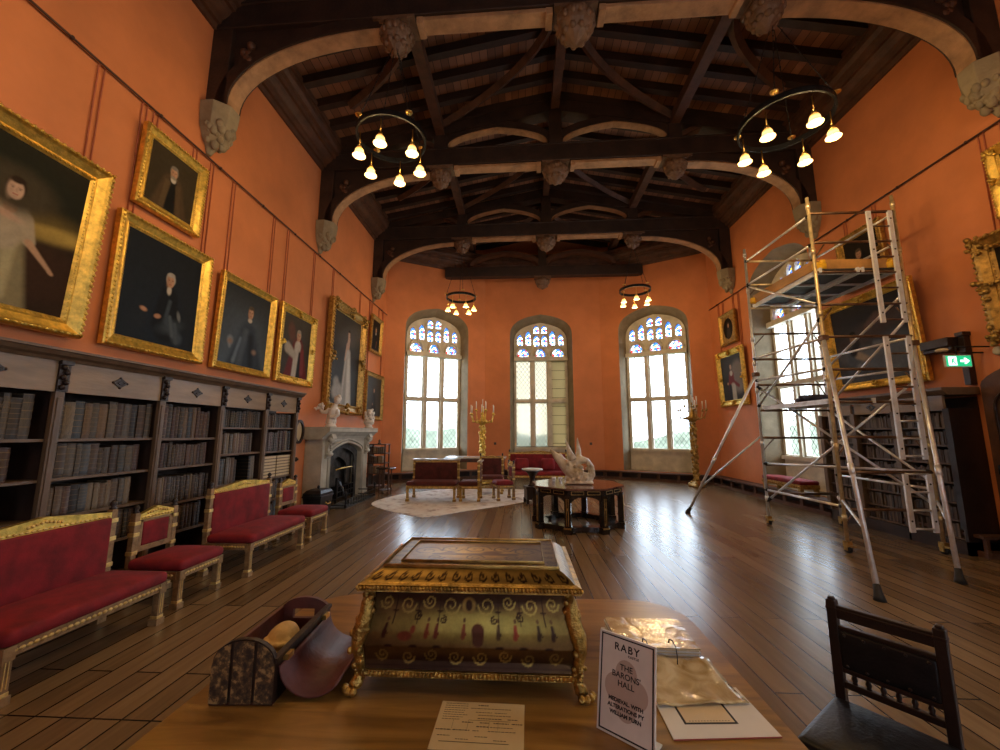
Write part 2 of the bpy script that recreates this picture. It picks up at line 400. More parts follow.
def blind_mat():
    m, t, b = nt('white_roller_blind'); t.nodes.remove(b); out = t.nodes['Material Output']
    co = node(t,'ShaderNodeTexCoord'); sp = node(t,'ShaderNodeSeparateXYZ'); t.links.new(co.outputs['Object'], sp.inputs[0])
    a = node(t,'ShaderNodeMath', operation='MULTIPLY', i_1=2.6); t.links.new(sp.outputs[1], a.inputs[0])
    f = node(t,'ShaderNodeMath', operation='FRACT'); t.links.new(a.outputs[0], f.inputs[0])
    c = ramp(t, f.outputs[0], [(.0,(.40,.34,.26)),(.06,(1.0,.86,.66))], 'CONSTANT')
    tl = node(t,'ShaderNodeBsdfTranslucent'); t.links.new(c, tl.inputs[0])
    tr = node(t,'ShaderNodeBsdfTransparent'); tr.inputs[0].default_value = (.17,.14,.10,1)
    mx = node(t,'ShaderNodeMixShader'); mx.inputs[0].default_value = .35; t.links.new(tl.outputs[0], mx.inputs[1]); t.links.new(tr.outputs[0], mx.inputs[2])
    t.links.new(mx.outputs[0], out.inputs[0]); return m
M['roller'] = blind_mat()
def emis(name, c, st, c2=None):
    m, t, b = nt(name); b.inputs['Base Color'].default_value = (*c,1); b.inputs['Emission Color'].default_value = (*c,1); b.inputs['Emission Strength'].default_value = st
    return m
def bell_mat():
    m, t, b = nt('lit_glass_bell'); co = node(t,'ShaderNodeTexCoord'); sp = node(t,'ShaderNodeSeparateXYZ'); t.links.new(co.outputs['Object'], sp.inputs[0])
    a = node(t,'ShaderNodeMath', operation='MULTIPLY', i_1=-6.6); t.links.new(sp.outputs[2], a.inputs[0])
    c = ramp(t, a.outputs[0], [(.0,(.45,.17,.02)),(.22,(.85,.42,.07)),(.45,(1.5,1.0,.42)),(.8,(1.3,.80,.27)),(1.0,(.75,.36,.06))])
    t.links.new(c, b.inputs['Emission Color']); b.inputs['Emission Strength'].default_value = 1.0; b.inputs['Base Color'].default_value = (.5,.35,.15,1)
    return m
M['bell'] = bell_mat()
M['exit_green'] = emis('exit_sign_green', (.01,.38,.16), 1.2)
M['exit_white'] = emis('exit_sign_white', (.75,1,.92), 1.6)
def sleeve_mat():
    m, t, b = nt('plastic_page_sleeve')
    co = node(t,'ShaderNodeTexCoord'); w = node(t,'ShaderNodeTexNoise', i_Scale=9, i_Detail=5, i_Distortion=1.5); t.links.new(co.outputs['Object'], w.inputs['Vector'])
    t.links.new(ramp(t, w.outputs[0], [(.35,(.36,.24,.09)),(.65,(.62,.5,.3))]), b.inputs['Base Color'])
    b.inputs['Roughness'].default_value = .2; b.inputs['Coat Weight'].default_value = 1; b.inputs['Coat Roughness'].default_value = .08
    bp = node(t,'ShaderNodeBump', i_Strength=.22, i_Distance=.02); t.links.new(w.outputs[0], bp.inputs['Height']); t.links.new(bp.outputs[0], b.inputs['Normal']); t.links.new(bp.outputs[0], b.inputs['Coat Normal'])
    return m
M['sleeve'] = sleeve_mat()
def rug_mat():
    m, t, b = nt('pale_patterned_rug')
    co = node(t,'ShaderNodeTexCoord'); v = node(t,'ShaderNodeTexVoronoi', i_Scale=5.0, feature='SMOOTH_F1'); t.links.new(co.outputs['Object'], v.inputs['Vector'])
    n = node(t,'ShaderNodeTexNoise', i_Scale=6, i_Detail=6, i_Distortion=1); t.links.new(co.outputs['Object'], n.inputs['Vector'])
    mx = node(t,'ShaderNodeMix', data_type='FLOAT'); mx.inputs[0].default_value = .6; t.links.new(v.outputs['Distance'], mx.inputs[2]); t.links.new(n.outputs[0], mx.inputs[3])
    t.links.new(ramp(t, mx.outputs[0], [(.3,(.38,.28,.24)),(.40,(.72,.66,.60)),(.6,(.86,.83,.78))]), b.inputs['Base Color'])
    b.inputs['Roughness'].default_value = .9; return m
M['rug'] = rug_mat()
SKY, EXPO = 9.0, 0.34

# ------------------------------------------------------------------ room shell
XL, XR, YC, YE, YB, ZT = -5.08, 6.9, 14.48, 16.45, -7.0, 9.15
XM = (XL+XR)/2
CL, CR = -1.49, 3.33          # corners of the short end wall
def struct(o): o['kind'] = 'structure'; return o
b = MB(); b.add([(XL-1,YB-1,0),(XR+1,YB-1,0),(XR+1,YE+1,0),(XL-1,YE+1,0)], [(0,1,2,3)]); struct(b.build('floor', M['floor']))

def arch_loop(hw, z0, zs, zt, n=22, peak=.22):
    pts = [(-hw,z0),(hw,z0)]
    for i in range(n+1):
        x = cos(pi*i/n); x = max(-1,min(1,x))
        pts.append((hw*x, zs+(zt-zs)*((1-peak)*max(0,1-abs(x)**2.9)**(1/2.9)+peak*(1-abs(x)))))
    return pts
def light_loop(u0, u1, z0, zs, zt, n=10, pointed=False):
    c = (u0+u1)/2; h = (u1-u0)/2; pts = [(u0,z0),(u1,z0)]
    for i in range(n+1):
        x = cos(pi*i/n)
        y = sqrt(max(0,1-x*x))
        if pointed: y = .55*y+.45*(1-abs(x))
        pts.append((c+h*x, zs+(zt-zs)*y))
    return pts
HW, ZS, ZP = 1.3, 5.74, 6.72
REC = arch_loop(HW, .33, ZS, ZP)
def splay(l): return [(p[0]*.86, p[1] if p[1] < .4 else .33+(p[1]-.33)*.965) for p in l]
TH = .66
WIN = []   # (matrix)
def wall(name, p0, p1, inward, centers, zt=ZT):
    """p0->p1 along the wall seen from the room left to right; local u along, v up, w outward"""
    p0 = Vector((*p0,0)); p1 = Vector((*p1,0)); e = (p1-p0).normalized(); L = (p1-p0).length
    out = -Vector((*inward,0)).normalized()
    T = frameM(p0, e, (0,0,1), out)
    holes = [[(x+c, z) for x,z in REC] for c in centers]
    def inner(h):
        c = (h[0][0]+h[1][0])/2
        return [(c+x, z) for x,z in splay([(q[0]-c,q[1]) for q in h])]
    w = MB(); w.slab([(0,0),(L,0),(L,zt),(0,zt)], holes, TH, T, 0, 1, inner)
    o = struct(w.build(name, [M['wall'], M['stone']]))
    for c in centers: WIN.append(frameM(p0+e*c, e, (0,0,1), out))
    return o
# left wall seen from inside runs near -> far
wall('wall_left', (XL,YB), (XL,YC), (1,0), [])
wall('wall_end_left', (XL,YC), (CL,YE), (.48,-.877), [Vector((CL-XL,YE-YC)).length/2], 10.4)
wall('wall_end_center', (CL,YE), (CR,YE), (0,-1), [(CR-CL)/2-.06], 10.4)
wall('wall_end_right', (CR,YE), (XR,YC), (-.483,-.876), [Vector((CR-XR,YE-YC)).length/2], 10.4)
wall('wall_right', (XR,YC), (XR,YB), (-1,0), [YC-10.72, YC-.6])
wall('wall_back', (XR,YB), (XL,YB), (0,1), [6.0], 10.4)  # unseen window behind the camera, added to light the foreground

# ------------------------------------------------------------------ windows
cols = [(-1.04,-.455),(-.245,.245),(.455,1.04)]
def build_window(i, T, variant=0, lite=False):
    root = bpy.data.objects.new('window_%d' % i, None); COL.objects.link(root); struct(root)
    outer = splay(REC); outer = [(p[0]*1.02, p[1]) for p in outer]
    big, lun, top = [], [], []
    for a,c in cols:
        big += [[(a,1.17),(c,1.17),(c,3.0),(a,3.0)], [(a,3.17),(c,3.17),(c,4.80),(a,4.80)]]
        lun.append(light_loop(a+.05,c-.05,5.0,5.03,5.34))
    for u in (-.88,-.52,.52,.88): top.append(light_loop(u-.11,u+.11,5.50,5.92 if abs(u) < .6 else 5.80,6.14 if abs(u) < .6 else 5.98,8,True))
    for u in (-.17,.17):
        top.append(light_loop(u-.115,u+.115,5.46,5.80,5.94,8,True)); top.append(light_loop(u-.115,u+.115,6.02,6.24,6.38,8,True))
    W = T @ Matrix.Translation((0,0,TH-.16))
    s = MB(); s.slab(outer, big+lun+top, .14, W)
    for a,c in cols:                       # hood mouldings over the lunettes and lights
        pts = [(p[0],p[1],-.02) for p in light_loop(a-.0,c+.0,4.97,5.03,5.45,12)[2:]]
        s.tube(pts, .05, 6, 0, T=W)
    for u in (-.352,.352): s.box(u-.055,u+.055,1.12,4.82,-.07,.02,0,W); s.box(u-.035,u+.035,5.4,6.2,-.03,.02,0,W)
    s.box(-1.1,1.1,3.03,3.14,-.06,.02,0,W)
    s.box(-1.14,1.14,4.80,4.95,-.16,.02,0,W)
    s.box(-1.12,1.12,1.04,1.14,-.10,.02,0,W)
    s.build('tracery', M['curtain'], root)
    G = T @ Matrix.Translation((0,0,TH-.07))
    def pane(loop, mt, nm):
        p = MB(); c = (sum(q[0] for q in loop)/len(loop), sum(q[1] for q in loop)/len(loop))
        p.add([(q[0]-c[0],q[1]-c[1],0) for q in loop], [tuple(range(len(loop)))])
        o = p.build(nm, mt, root); o.matrix_local = G @ Matrix.Translation((c[0],c[1],0)); return o
    for k,l in enumerate(big):
        pane(l, M['glass_sheer'] if variant == 1 else M['glass'], 'pane')
    for l in lun+top: pane(l, M['stained'], 'stained_pane')
    if variant == 1:
        for l in big[4:]:
            p = MB(); c = ((l[0][0]+l[1][0])/2, (l[0][1]+l[2][1])/2)
            p.box(l[0][0]-c[0],l[1][0]-c[0],l[0][1]-c[1],l[2][1]-c[1],0,.01)
            o = p.build('blind', M['roller'], root); o.matrix_local = T @ Matrix.Translation((c[0],c[1],TH-.15))
    return root
for i,T in enumerate(WIN): build_window(i+1, T, 1 if i == 1 else 0)
for i,T in enumerate(WIN):                   # sky portals: tell the renderer where daylight enters
    ld = bpy.data.lights.new('daylight_portal','AREA'); ld.shape = 'RECTANGLE'; ld.size = 2.4; ld.size_y = 5.6; ld.cycles.is_portal = True
    lo = bpy.data.objects.new('daylight_portal', ld); COL.objects.link(lo)
    lo.matrix_world = T @ Matrix.Translation((0,3.75,TH+.10))     # -Z must face the room: local w is outward
b = MB(); b.box(CL+1.0,CR-1.15,1.20,1.28,0,0); 
# glass sheet / rail on the centre sill
b = MB(); b.box(XM-1.1,XM+1.1,YE+.02,YE+.05,1.19,1.22); struct(b.build('window_sill_rail', M['oak_dark']))

# ------------------------------------------------------------------ outside
b = MB(); b.add([(-300,YE+3,-6),(300,YE+3,-6),(300,400,-6),(-300,400,-6)], [(0,1,2,3)]); struct(b.build('lawn_outside', M['lawn']))
b = MB(); pts = []; n = 90
for i in range(n+1):
    a = radians(-75+150*i/n); r = 120
    h = 2.4+2.6*sin(i*.21)+1.4*sin(i*.77+1)+.9*random.random()
    pts += [(r*sin(a), r*cos(a), -6), (r*.985*sin(a), r*.985*cos(a), h*.6), (r*1.03*sin(a), r*1.03*cos(a), h)]
b.add(pts, [q for i in range(n) for q in ((3*i,3*i+3,3*i+4,3*i+1),(3*i+1,3*i+4,3*i+5,3*i+2))]); struct(b.build('hills', M['hill']))

# ------------------------------------------------------------------ skirting with open heating casing along the right and the end
def casing(name, p0, p1, inward, d=.36, h=.31):
    p0 = Vector((*p0,0)); p1 = Vector((*p1,0)); e = (p1-p0).normalized(); L = (p1-p0).length; inn = Vector((*inward,0)).normalized()
    T = frameM(p0, e, (0,0,1), inn); c = MB()
    c.box(0,L,h-.045,h,.005,d+.02,0,T); c.box(0,L,0,.08,.01,d,0,T)
    n = max(2,int(L/.62))
    for i in range(n+1):
        u = L*i/n; c.box(max(0,u-.05),min(L,u+.05),.08,h-.045,d-.05,d-.01,0,T)
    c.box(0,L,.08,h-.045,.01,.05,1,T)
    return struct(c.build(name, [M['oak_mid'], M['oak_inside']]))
casing('baseboard_right', (XR,6.27), (XR,YC), (-1,0))
casing('baseboard_end_right', (CR,YE), (XR,YC), (-.483,-.876), .28)
casing('baseboard_end_center', (CL,YE), (CR,YE), (0,-1), .28)
casing('baseboard_end_left', (XL,YC), (CL,YE), (.48,-.877), .28)
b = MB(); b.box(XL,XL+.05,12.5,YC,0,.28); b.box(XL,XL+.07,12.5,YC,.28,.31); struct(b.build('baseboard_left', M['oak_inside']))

# ------------------------------------------------------------------ roof
SL = .20
def roof_z(x): return 9.12+(XM-XL-abs(x-XM))*SL
b = MB()
for sg in (-1,1):
    xo = XM+sg*(XM-XL+.3); vs = []
    for y in (YB-.5, YE+.9):
        vs += [(XM,y,roof_z(XM)),(xo,y,roof_z(xo)),(xo,y,roof_z(xo)+.12),(XM,y,roof_z(XM)+.12)]
    b.add(vs, [(0,1,5,4),(3,7,6,2),(1,2,6,5),(0,4,7,3),(0,3,2,1),(4,5,6,7)])
struct(b.build('ceiling', M['boards']))
def cornice(name, p0, p1, inward):
    p0 = Vector((*p0,0)); p1 = Vector((*p1,0)); e = (p1-p0).normalized(); L = (p1-p0).length; inn = Vector((*inward,0)).normalized()
    # profile (w inward, v up): stepped and hollowed
    pr = [(0,8.42),(.05,8.42),(.07,8.50),(.13,8.50),(.15,8.58),(.20,8.60),(.27,8.66),(.30,8.72),(.36,8.72),(.38,8.80),(.45,8.82),(.50,8.90),(.50,9.02),(.55,9.02),(.55,9.14),(0,9.14)]
    T = frameM(p0, inn, (0,0,1), e)
    return struct(MB().prism(pr, L, T).build(name, M['oak_mid']))
cornice('trim_1', (XL,YB), (XL,YC), (1,0)); cornice('trim_2', (XR,YC), (XR,YB), (-1,0))
cornice('trim_3', (XL,YC), (CL,YE), (.48,-.877)); cornice('trim_4', (CL,YE), (CR,YE), (0,-1)); cornice('trim_5', (CR,YE), (XR,YC), (-.483,-.876))
# picture rails
def rail(name, x, y0, y1, z):
    t = MB(); t.tube([(x,y0,z),(x,y1,z)], .014, 8)
    y = y0+.4
    while y < y1: t.ball((x, y, z), .026, 0, 6); y += 1.13
    return struct(t.build(name, M['rail']))
RZ = 6.17
rail('trim_6', XL+.05, YB+.1, YC-.05, RZ); rail('trim_7', XR-.05, YB+.1, YC-.05, RZ)

# rafters: sloping timbers across the roof, one object each
rb = MB()
for sg in (-1,1):
    x0, x1 = XM, XM+sg*(XM-XL); z0, z1 = roof_z(x0), roof_z(x1)
    vs = []
    for y in (-.075,.075): vs += [(x0,y,z0-.20),(x1,y,z1-.20),(x1,y,z1-.003),(x0,y,z0-.003)]
    b2 = [(0,1,5,4),(3,7,6,2),(1,2,6,5),(0,4,7,3),(0,3,2,1),(4,5,6,7)]
    rb.add(vs, b2)
raf = None
y = YB+.5; k = 0
while y < YE+.6:
    if raf is None: raf = rb.build('rafter', M['oak_roof']); o = raf
    else: o = raf.copy(); COL.objects.link(o)
    o.location = (0,y,0); struct(o); y += .6
# long purlins and ridge
QX = 2.91
for x, z, w in ((XM, roof_z(XM)-.24, .20), (XM-QX, roof_z(XM-QX)-.24, .22), (XM+QX, roof_z(XM+QX)-.24, .22)):
    b = MB(); b.box(x-w/2,x+w/2,YB,YE-.3,z-.24,z); struct(b.build('purlin', M['oak_mid']))

TY = [1.85, 5.60, 9.24, 12.98]; TR = -.0175
TZ0, TZ1 = 8.42, 8.90
def curve_band(pts, t, y0, y1, mb, m=0):
    """solid band of thickness t above a 2D polyline (x,z) and depth y0..y1"""
    n = len(pts); vs = []
    for i,(x,z) in enumerate(pts):
        a = pts[max(0,i-1)]; c = pts[min(n-1,i+1)]; dx, dz = c[0]-a[0], c[1]-a[1]; l = sqrt(dx*dx+dz*dz); nx, nz = -dz/l, dx/l
        if nz < 0: nx, nz = -nx, -nz
        for (px,pz) in ((x,z),(x+nx*t,z+nz*t)): vs += [(px,y0,pz),(px,y1,pz)]
    fs = []
    for i in range(n-1):
        a = 4*i; c = 4*(i+1)
        fs += [(a,c,c+1,a+1),(a+2,a+3,c+3,c+2),(a,a+2,c+2,c),(a+1,c+1,c+3,a+3)]
    fs += [(0,1,3,2),(4*n-4,4*n-2,4*n-1,4*n-3)]
    mb.add(vs, fs, m)
def carved_boss(r, h):
    p = MB()
    wob = lambda a,i: 1+.05*sin(a*9)+.04*sin(a*5+i*2.1)
    p.lathe([(r*.55,0),(r*.75,-.03),(r*.8,-.08),(r*1.0,-.12),(r*1.05,-.17),(r*.97,-.22),(r*.92,-.24),(r*.95,-.28),(r*.80,-.34),(r*.66,-.37),(r*.60,-.42),(r*.36,-.46),(r*.18,-h),(.01,-h-.02)], (0,0,0), 36, 0, True, None, wob)
    for k in range(14):
        a = 2*pi*k/14; p.ball((r*.92*cos(a), r*.92*sin(a), -.20), .055, 0, 6, sc=(1,1,1.3))
    for k in range(9):
        a = 2*pi*k/9+.2; p.ball((r*.62*cos(a), r*.62*sin(a), -.37), .06, 0, 6)
    return p
def make_truss(root, y):
    b = MB(); b.box(XL,XR,-.17,.17,TZ0,TZ1); b.box(XL,XR,-.20,.20,TZ1-.07,TZ1-.02); b.build('tie_beam', M['oak_roof'], root, .015)
    for a,c in ((XM-QX+.42,XM-.42),(XM+.42,XM+QX-.42)):
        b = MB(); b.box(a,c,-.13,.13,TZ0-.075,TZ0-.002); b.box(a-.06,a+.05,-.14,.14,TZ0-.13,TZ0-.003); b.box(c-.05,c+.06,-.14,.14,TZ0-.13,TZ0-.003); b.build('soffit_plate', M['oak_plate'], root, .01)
    for sg in (-1,1):
        xw = XM+sg*(XM-XL)
        b = MB(); b.box(*sorted((xw, xw-sg*.34)),-.16,.16,7.03,TZ0); b.build('wall_post', M['oak_roof'], root, .012)
        # curved brace from the corbel up to the tie beam
        pts = [(xw-sg*(.36+2.55*(1-cos(pi/2*i/16))), 7.03+1.23*sin(pi/2*i/16)**.9) for i in range(17)]
        b = MB(); poly = [(p[0],p[1]+.06) for p in pts]+[(pts[-1][0],TZ0),(xw-sg*.34,TZ0)]
        T = frameM((0,.08,0),(1,0,0),(0,0,1),(0,-1,0)); b.slab(poly, [], .16, T)
        b.build('spandrel', M['oak_roof'], root)
        b = MB(); curve_band(pts, .20, -.16, .16, b); b.build('brace', M['oak_roof'], root)
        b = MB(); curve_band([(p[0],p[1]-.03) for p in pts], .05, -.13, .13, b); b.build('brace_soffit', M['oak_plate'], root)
        b = MB()
        for q in range(5): b.ball((xw-sg*(.62+.07*sin(q*2.2)), -.11, 7.80+.09*q*.7+.05*cos(q*3)), .075, 0, 6)
        b.build('carved_badge', M['oak_mid'], root)
    for x in (XM, XM-QX, XM+QX):
        zt = roof_z(x)-.46
        b = MB(); b.box(x-.16,x+.16,-.16,.16,TZ1,zt); b.build('king_post' if x == XM else 'queen_post', M['oak_roof'], root, .015)
        r = .30 if x == XM else .25
        p = carved_boss(r, .52); p.box(-.34,.34,-.2,.2,-.05,.0); p.box(-.24,.24,-.22,.22,-.10,-.04)
        o = p.build('boss', M['oak_boss'], root); o.location = (x, 0, TZ0-.02)
    for sg in (-1,1):
        x0, x1 = XM, XM+sg*(XM-XL)
        b = MB(); vs = []
        for yy in (-.16,.16): vs += [(x0,yy,roof_z(x0)-.52),(x1,yy,roof_z(x1)-.40),(x1,yy,roof_z(x1)-.19),(x0,yy,roof_z(x0)-.19)]
        b.add(vs, [(0,1,5,4),(3,7,6,2),(1,2,6,5),(0,4,7,3),(0,3,2,1),(4,5,6,7)]); b.build('principal_rafter', M['oak_roof'], root)
        # arched struts between the posts
        a, c = XM+sg*.18, XM+sg*(QX-.18); mid = (a+c)/2; hw = abs(c-a)/2
        pts = [(mid+hw*cos(pi*i/20), TZ1+.06+.50*(.7*sin(pi*i/20)**.8+.3*(1-abs(cos(pi*i/20))))) for i in range(21)]
        b = MB(); curve_band(pts, .17, -.12, .12, b); b.build('arched_strut', M['oak_roof'], root)
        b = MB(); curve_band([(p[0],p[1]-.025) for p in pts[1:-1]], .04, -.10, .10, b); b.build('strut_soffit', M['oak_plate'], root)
        # outer short strut
        a, c = XM+sg*(QX+.18), XM+sg*(XM-XL-.5)
        pts = [(a+(c-a)*i/10, TZ1+.05+.34*sin(pi*i/10)**.8*(1-.35*i/10)) for i in range(11)]
        b = MB(); curve_band(pts, .12, -.10, .10, b); b.build('outer_strut', M['oak_mid'], root)
proto = None
for i, yy in enumerate(TY):
    if i == 0: continue
    if proto is None:
        proto = thing('roof_truss', None, None, (0,yy,0)); make_truss(proto, yy); o = proto
    else:
        o = copy_tree(proto); o.location = (0,yy,0)
    o.rotation_euler = (0,0,TR); struct(o); tag(o, ['dark oak roof truss nearest, crossing the top edge of the photo', 'dark oak roof truss, second from the camera, behind the two near chandeliers', 'dark oak roof truss third away, carrying the two far chandeliers'][i-1], 'roof truss', 'roof trusses')
# short last truss over the bay
r4 = thing('roof_truss', 'short dark beam farthest away with one carved boss, over the end bay', 'roof truss', (0,15.55,0), 0, 'roof trusses', 'structure')
b = MB(); b.box(-3.05,4.88,-.15,.15,8.02,8.42); b.build('tie_beam', M['oak_roof'], r4, .015)
b = MB(); b.box(XM-.16,XM+.16,-.15,.15,8.42,roof_z(XM)-.46); b.build('king_post', M['oak_roof'], r4)
p = carved_boss(.27,.5); p.box(-.34,.34,-.2,.2,-.05,.0); o = p.build('boss', M['oak_boss'], r4); o.location = (XM,0,8.0)
for sg in (-1,1):
    a, c = XM+sg*.18, XM+sg*2.8; mid = (a+c)/2; hw = abs(c-a)/2
    pts = [(mid+hw*cos(pi*i/20), 8.48+.50*(.7*sin(pi*i/20)**.8+.3*(1-abs(cos(pi*i/20))))) for i in range(21)]
    b = MB(); curve_band(pts, .15, -.12, .12, b); b.build('arched_strut', M['oak_mid'], r4)
# curved wind braces in the roof slope, one object each
for i in range(1, 4):
    y0 = TY[i]; y1 = TY[i+1] if i < 3 else 15.6
    for sg in (-1,1):
        def rp(x, yv): return (x, yv, roof_z(x)-.30)
        pts = []
        for q in range(11):
            t = q/10; x = XM+sg*(.15+(QX-.25)*(t**1.6)); yv = y0+.9+(y1-y0-1.15)*(t**.75)
            pts.append(rp(x, yv))
        b = MB(); b.tube(pts, .10, 4, 0, sm=False); struct(b.build('wind_brace', M['oak_mid']))
        pts = []
        for q in range(11):
            t = q/10; x = XM+sg*(QX+.1+1.7*(t**1.6)); yv = y0+.7+1.6*(t**.8)
            pts.append(rp(x, yv))
        b = MB(); b.tube(pts, .10, 4, 0, sm=False); struct(b.build('wind_brace', M['oak_mid']))

# carved stone corbels
def make_corbel(root):
    b = MB()
    # moulded block: polygon profile in (w out, z) lofted with chamfered plan
    prof = [(.40,.26,.98),(.40,.26,.93),(.38,.25,.74),(.33,.22,.56),(.24,.16,.42),(.10,.08,.30),(.05,.04,.19)]
    vs = []; 
    for (d,hw,z) in prof:
        z -= .98
        vs += [(0,-hw,z),(d*.55,-hw,z),(d,-hw*.42,z),(d,hw*.42,z),(d*.55,hw,z),(0,hw,z)]
    fs = [(5,4,3,2,1,0)]
    for i in range(len(prof)-1):
        for k in range(6): fs.append((6*i+k, 6*i+(k+1)%6, 6*i+6+(k+1)%6, 6*i+6+k))
    n = 6*(len(prof)-1); fs.append(tuple(n+k for k in range(6)))
    b.add(vs, fs); b.build('block', M['stone'], root, .012)
    c = MB(); rnd = random.Random(3)
    for k in range(34):
        a = rnd.uniform(-1.25,1.25); z = rnd.uniform(-.66,-.34); t = (z+.72)/.38
        rr = .115+.235*min(1,t)
        c.ball((rr*cos(a)*1.06, rr*sin(a)*.72, z), rnd.uniform(.035,.07), 0, 6, sc=(1,1,1.3))
    c.build('carving', M['stone'], root)
cp = None; wh = {1:'nearest',2:'second',3:'third'}
for i in (1,2,3):
    for sg in (-1,1):
        if cp is None: cp = thing('stone_corbel', None, None); make_corbel(cp); o = cp
        else: o = copy_tree(cp)
        o.location = (XL+.003 if sg < 0 else XR-.003, TY[i]+TR*(XL if sg < 0 else XR), 7.02); o.rotation_euler = (0,0,0 if sg < 0 else pi)
        tag(o, 'carved pale stone corbel on the %s wall under the %s roof truss' % ('left' if sg < 0 else 'right', wh[i]), 'corbel', 'carved stone corbels', 'thing')

# ------------------------------------------------------------------ chandeliers
def make_chandelier(root, R, drop):
    b = MB(); n = 40
    for (ra,rb_,z0,z1) in ((R-.018,R,-.032,.032),(R-.024,R+.008,.032,.040),(R-.024,R+.008,-.040,-.032)):
        vs = []
        for k in range(n):
            a = 2*pi*k/n
            for (r,z) in ((ra,z0),(rb_,z0),(rb_,z1),(ra,z1)): vs.append((r*cos(a),r*sin(a),z))
        fs = []
        for k in range(n):
            j = (k+1)%n
            for q in range(4): fs.append((4*k+q,4*j+q,4*j+(q+1)%4,4*k+(q+1)%4))
        b.add(vs, fs, 0, False)
    b.build('ring', M['iron'], root)
    for k in range(4):
        a = 2*pi*(k+.5)/4; p0 = Vector((R*cos(a),R*sin(a),.06)); p1 = Vector((.05*cos(a),.05*sin(a),drop))
        c = MB(); c.tube([p0,p1], .006, 5)
        for q in range(1,12): c.ball(p0.lerp(p1,q/12), .012, 0, 6, sc=(1,1,1.6))
        c.build('chain', M['iron'], root)
        c = MB(); c.lathe([(.05,0),(.055,.015),(.01,.02)], (0,0,0), 12); o = c.build('rosette', M['brass'], root)
        o.matrix_local = Matrix.Translation((p0.x*1.01,p0.y*1.01,.09))
    for k in range(6):
        a = 2*pi*k/6+root.get('_a',.52); x, y = R*.88*cos(a), R*.88*sin(a)
        c = MB(); c.tube([(0,0,.27),(0,0,.05)], .009, 6); c.lathe([(.015,.05),(.030,.04),(.034,.0),(.02,-.01)], (0,0,0), 12)
        h = c.build('lamp_holder', M['brass'], root); h.location = (x,y,-.33)
        s = MB(); s.lathe([(.030,0),(.052,-.015),(.063,-.04),(.067,-.072),(.075,-.10),(.090,-.122),(.098,-.130),(.090,-.128),(.066,-.09),(.056,-.045),(.025,-.012)], (0,0,0), 16)
        o = s.build('lamp_shade', M['bell'], h)
        l = bpy.data.lights.new('lamp','POINT'); l.energy = LAMP_W; l.color = (1.0,.66,.30); l.shadow_soft_size = .05
        lo = bpy.data.objects.new('lamp', l); COL.objects.link(lo); lo.parent = root; lo.location = (x,y,-.33-.20)
LAMP_W = 15.5
chs = [((XM-QX,TY[1],6.34), .53, 'black ring chandelier with six lit glass bells, near the left wall, upper left'),
       ((XM+QX+.10,TY[1]-.07,6.30), .60, 'black ring chandelier with six lit glass bells above the near scaffold tower'),
       ((XM-QX,TY[3],6.30), .50, 'far ring chandelier with lit bells in front of the left end window'),
       ((XM+QX,TY[3],6.45), .50, 'far ring chandelier with lit bells in front of the right end window')]
for (loc,R,lab) in chs:
    c = thing('ring_chandelier', lab, 'chandelier', loc, {0:.0,1:.05,2:-.52,3:-.2}[chs.index((loc,R,lab))], 'ring chandeliers'); make_chandelier(c, R, TZ0-.5-loc[2])
for x in (XM-QX, XM+QX):               # the pair hanging behind the camera
    c = thing('ring_chandelier', 'ring chandelier hanging behind the viewpoint, near the %s wall' % ('left' if x < XM else 'right'), 'chandelier', (x,TY[0],6.22), 0, 'ring chandeliers'); make_chandelier(c, .53, 2.4)

# ------------------------------------------------------------------ paintings
def portrait_head(a, u, v, s, hair=(.05,.035,.025), skin=(.52,.30,.19), side=1):
    """painted head of height ~2s: hair, face, shaded cheek, brows, eyes, nose, mouth"""
    X = lambda d: u+d*s/a
    dk = tuple(c*.55 for c in skin); md = tuple(c*.78 for c in skin); ink = (.05,.028,.02); so = s*.22
    return [('e',u,v+.24*s,.80*s,.98*s,0,hair,so*1.5),('e',X(.0),v-.08*s,.62*s,.96*s,0,skin,so),('e',X(-.42*side),v-.15*s,.24*s,.75*s,0,md,so*2),
            ('l',X(-.48),v+.16*s,X(-.16),v+.20*s,.035*s,.035*s,dk,so*.6),('l',X(.14),v+.19*s,X(.46),v+.16*s,.035*s,.035*s,dk,so*.6),
            ('e',X(-.27),v+.04*s,.09*s,.045*s,0,ink,so*.5),('e',X(.29),v+.04*s,.09*s,.045*s,0,ink,so*.5),
            ('l',X(.02*side),v+.05*s,X(.07*side),v-.26*s,.05*s,.10*s,md,so*.7),('l',X(-.16),v-.55*s,X(.18),v-.55*s,.055*s,.055*s,(.34,.10,.075),so*.6),
            ('e',u,v-.80*s,.28*s,.08*s,0,md,so),('e',X(.0),v+.90*s,.62*s,.34*s,.15,hair,so)]
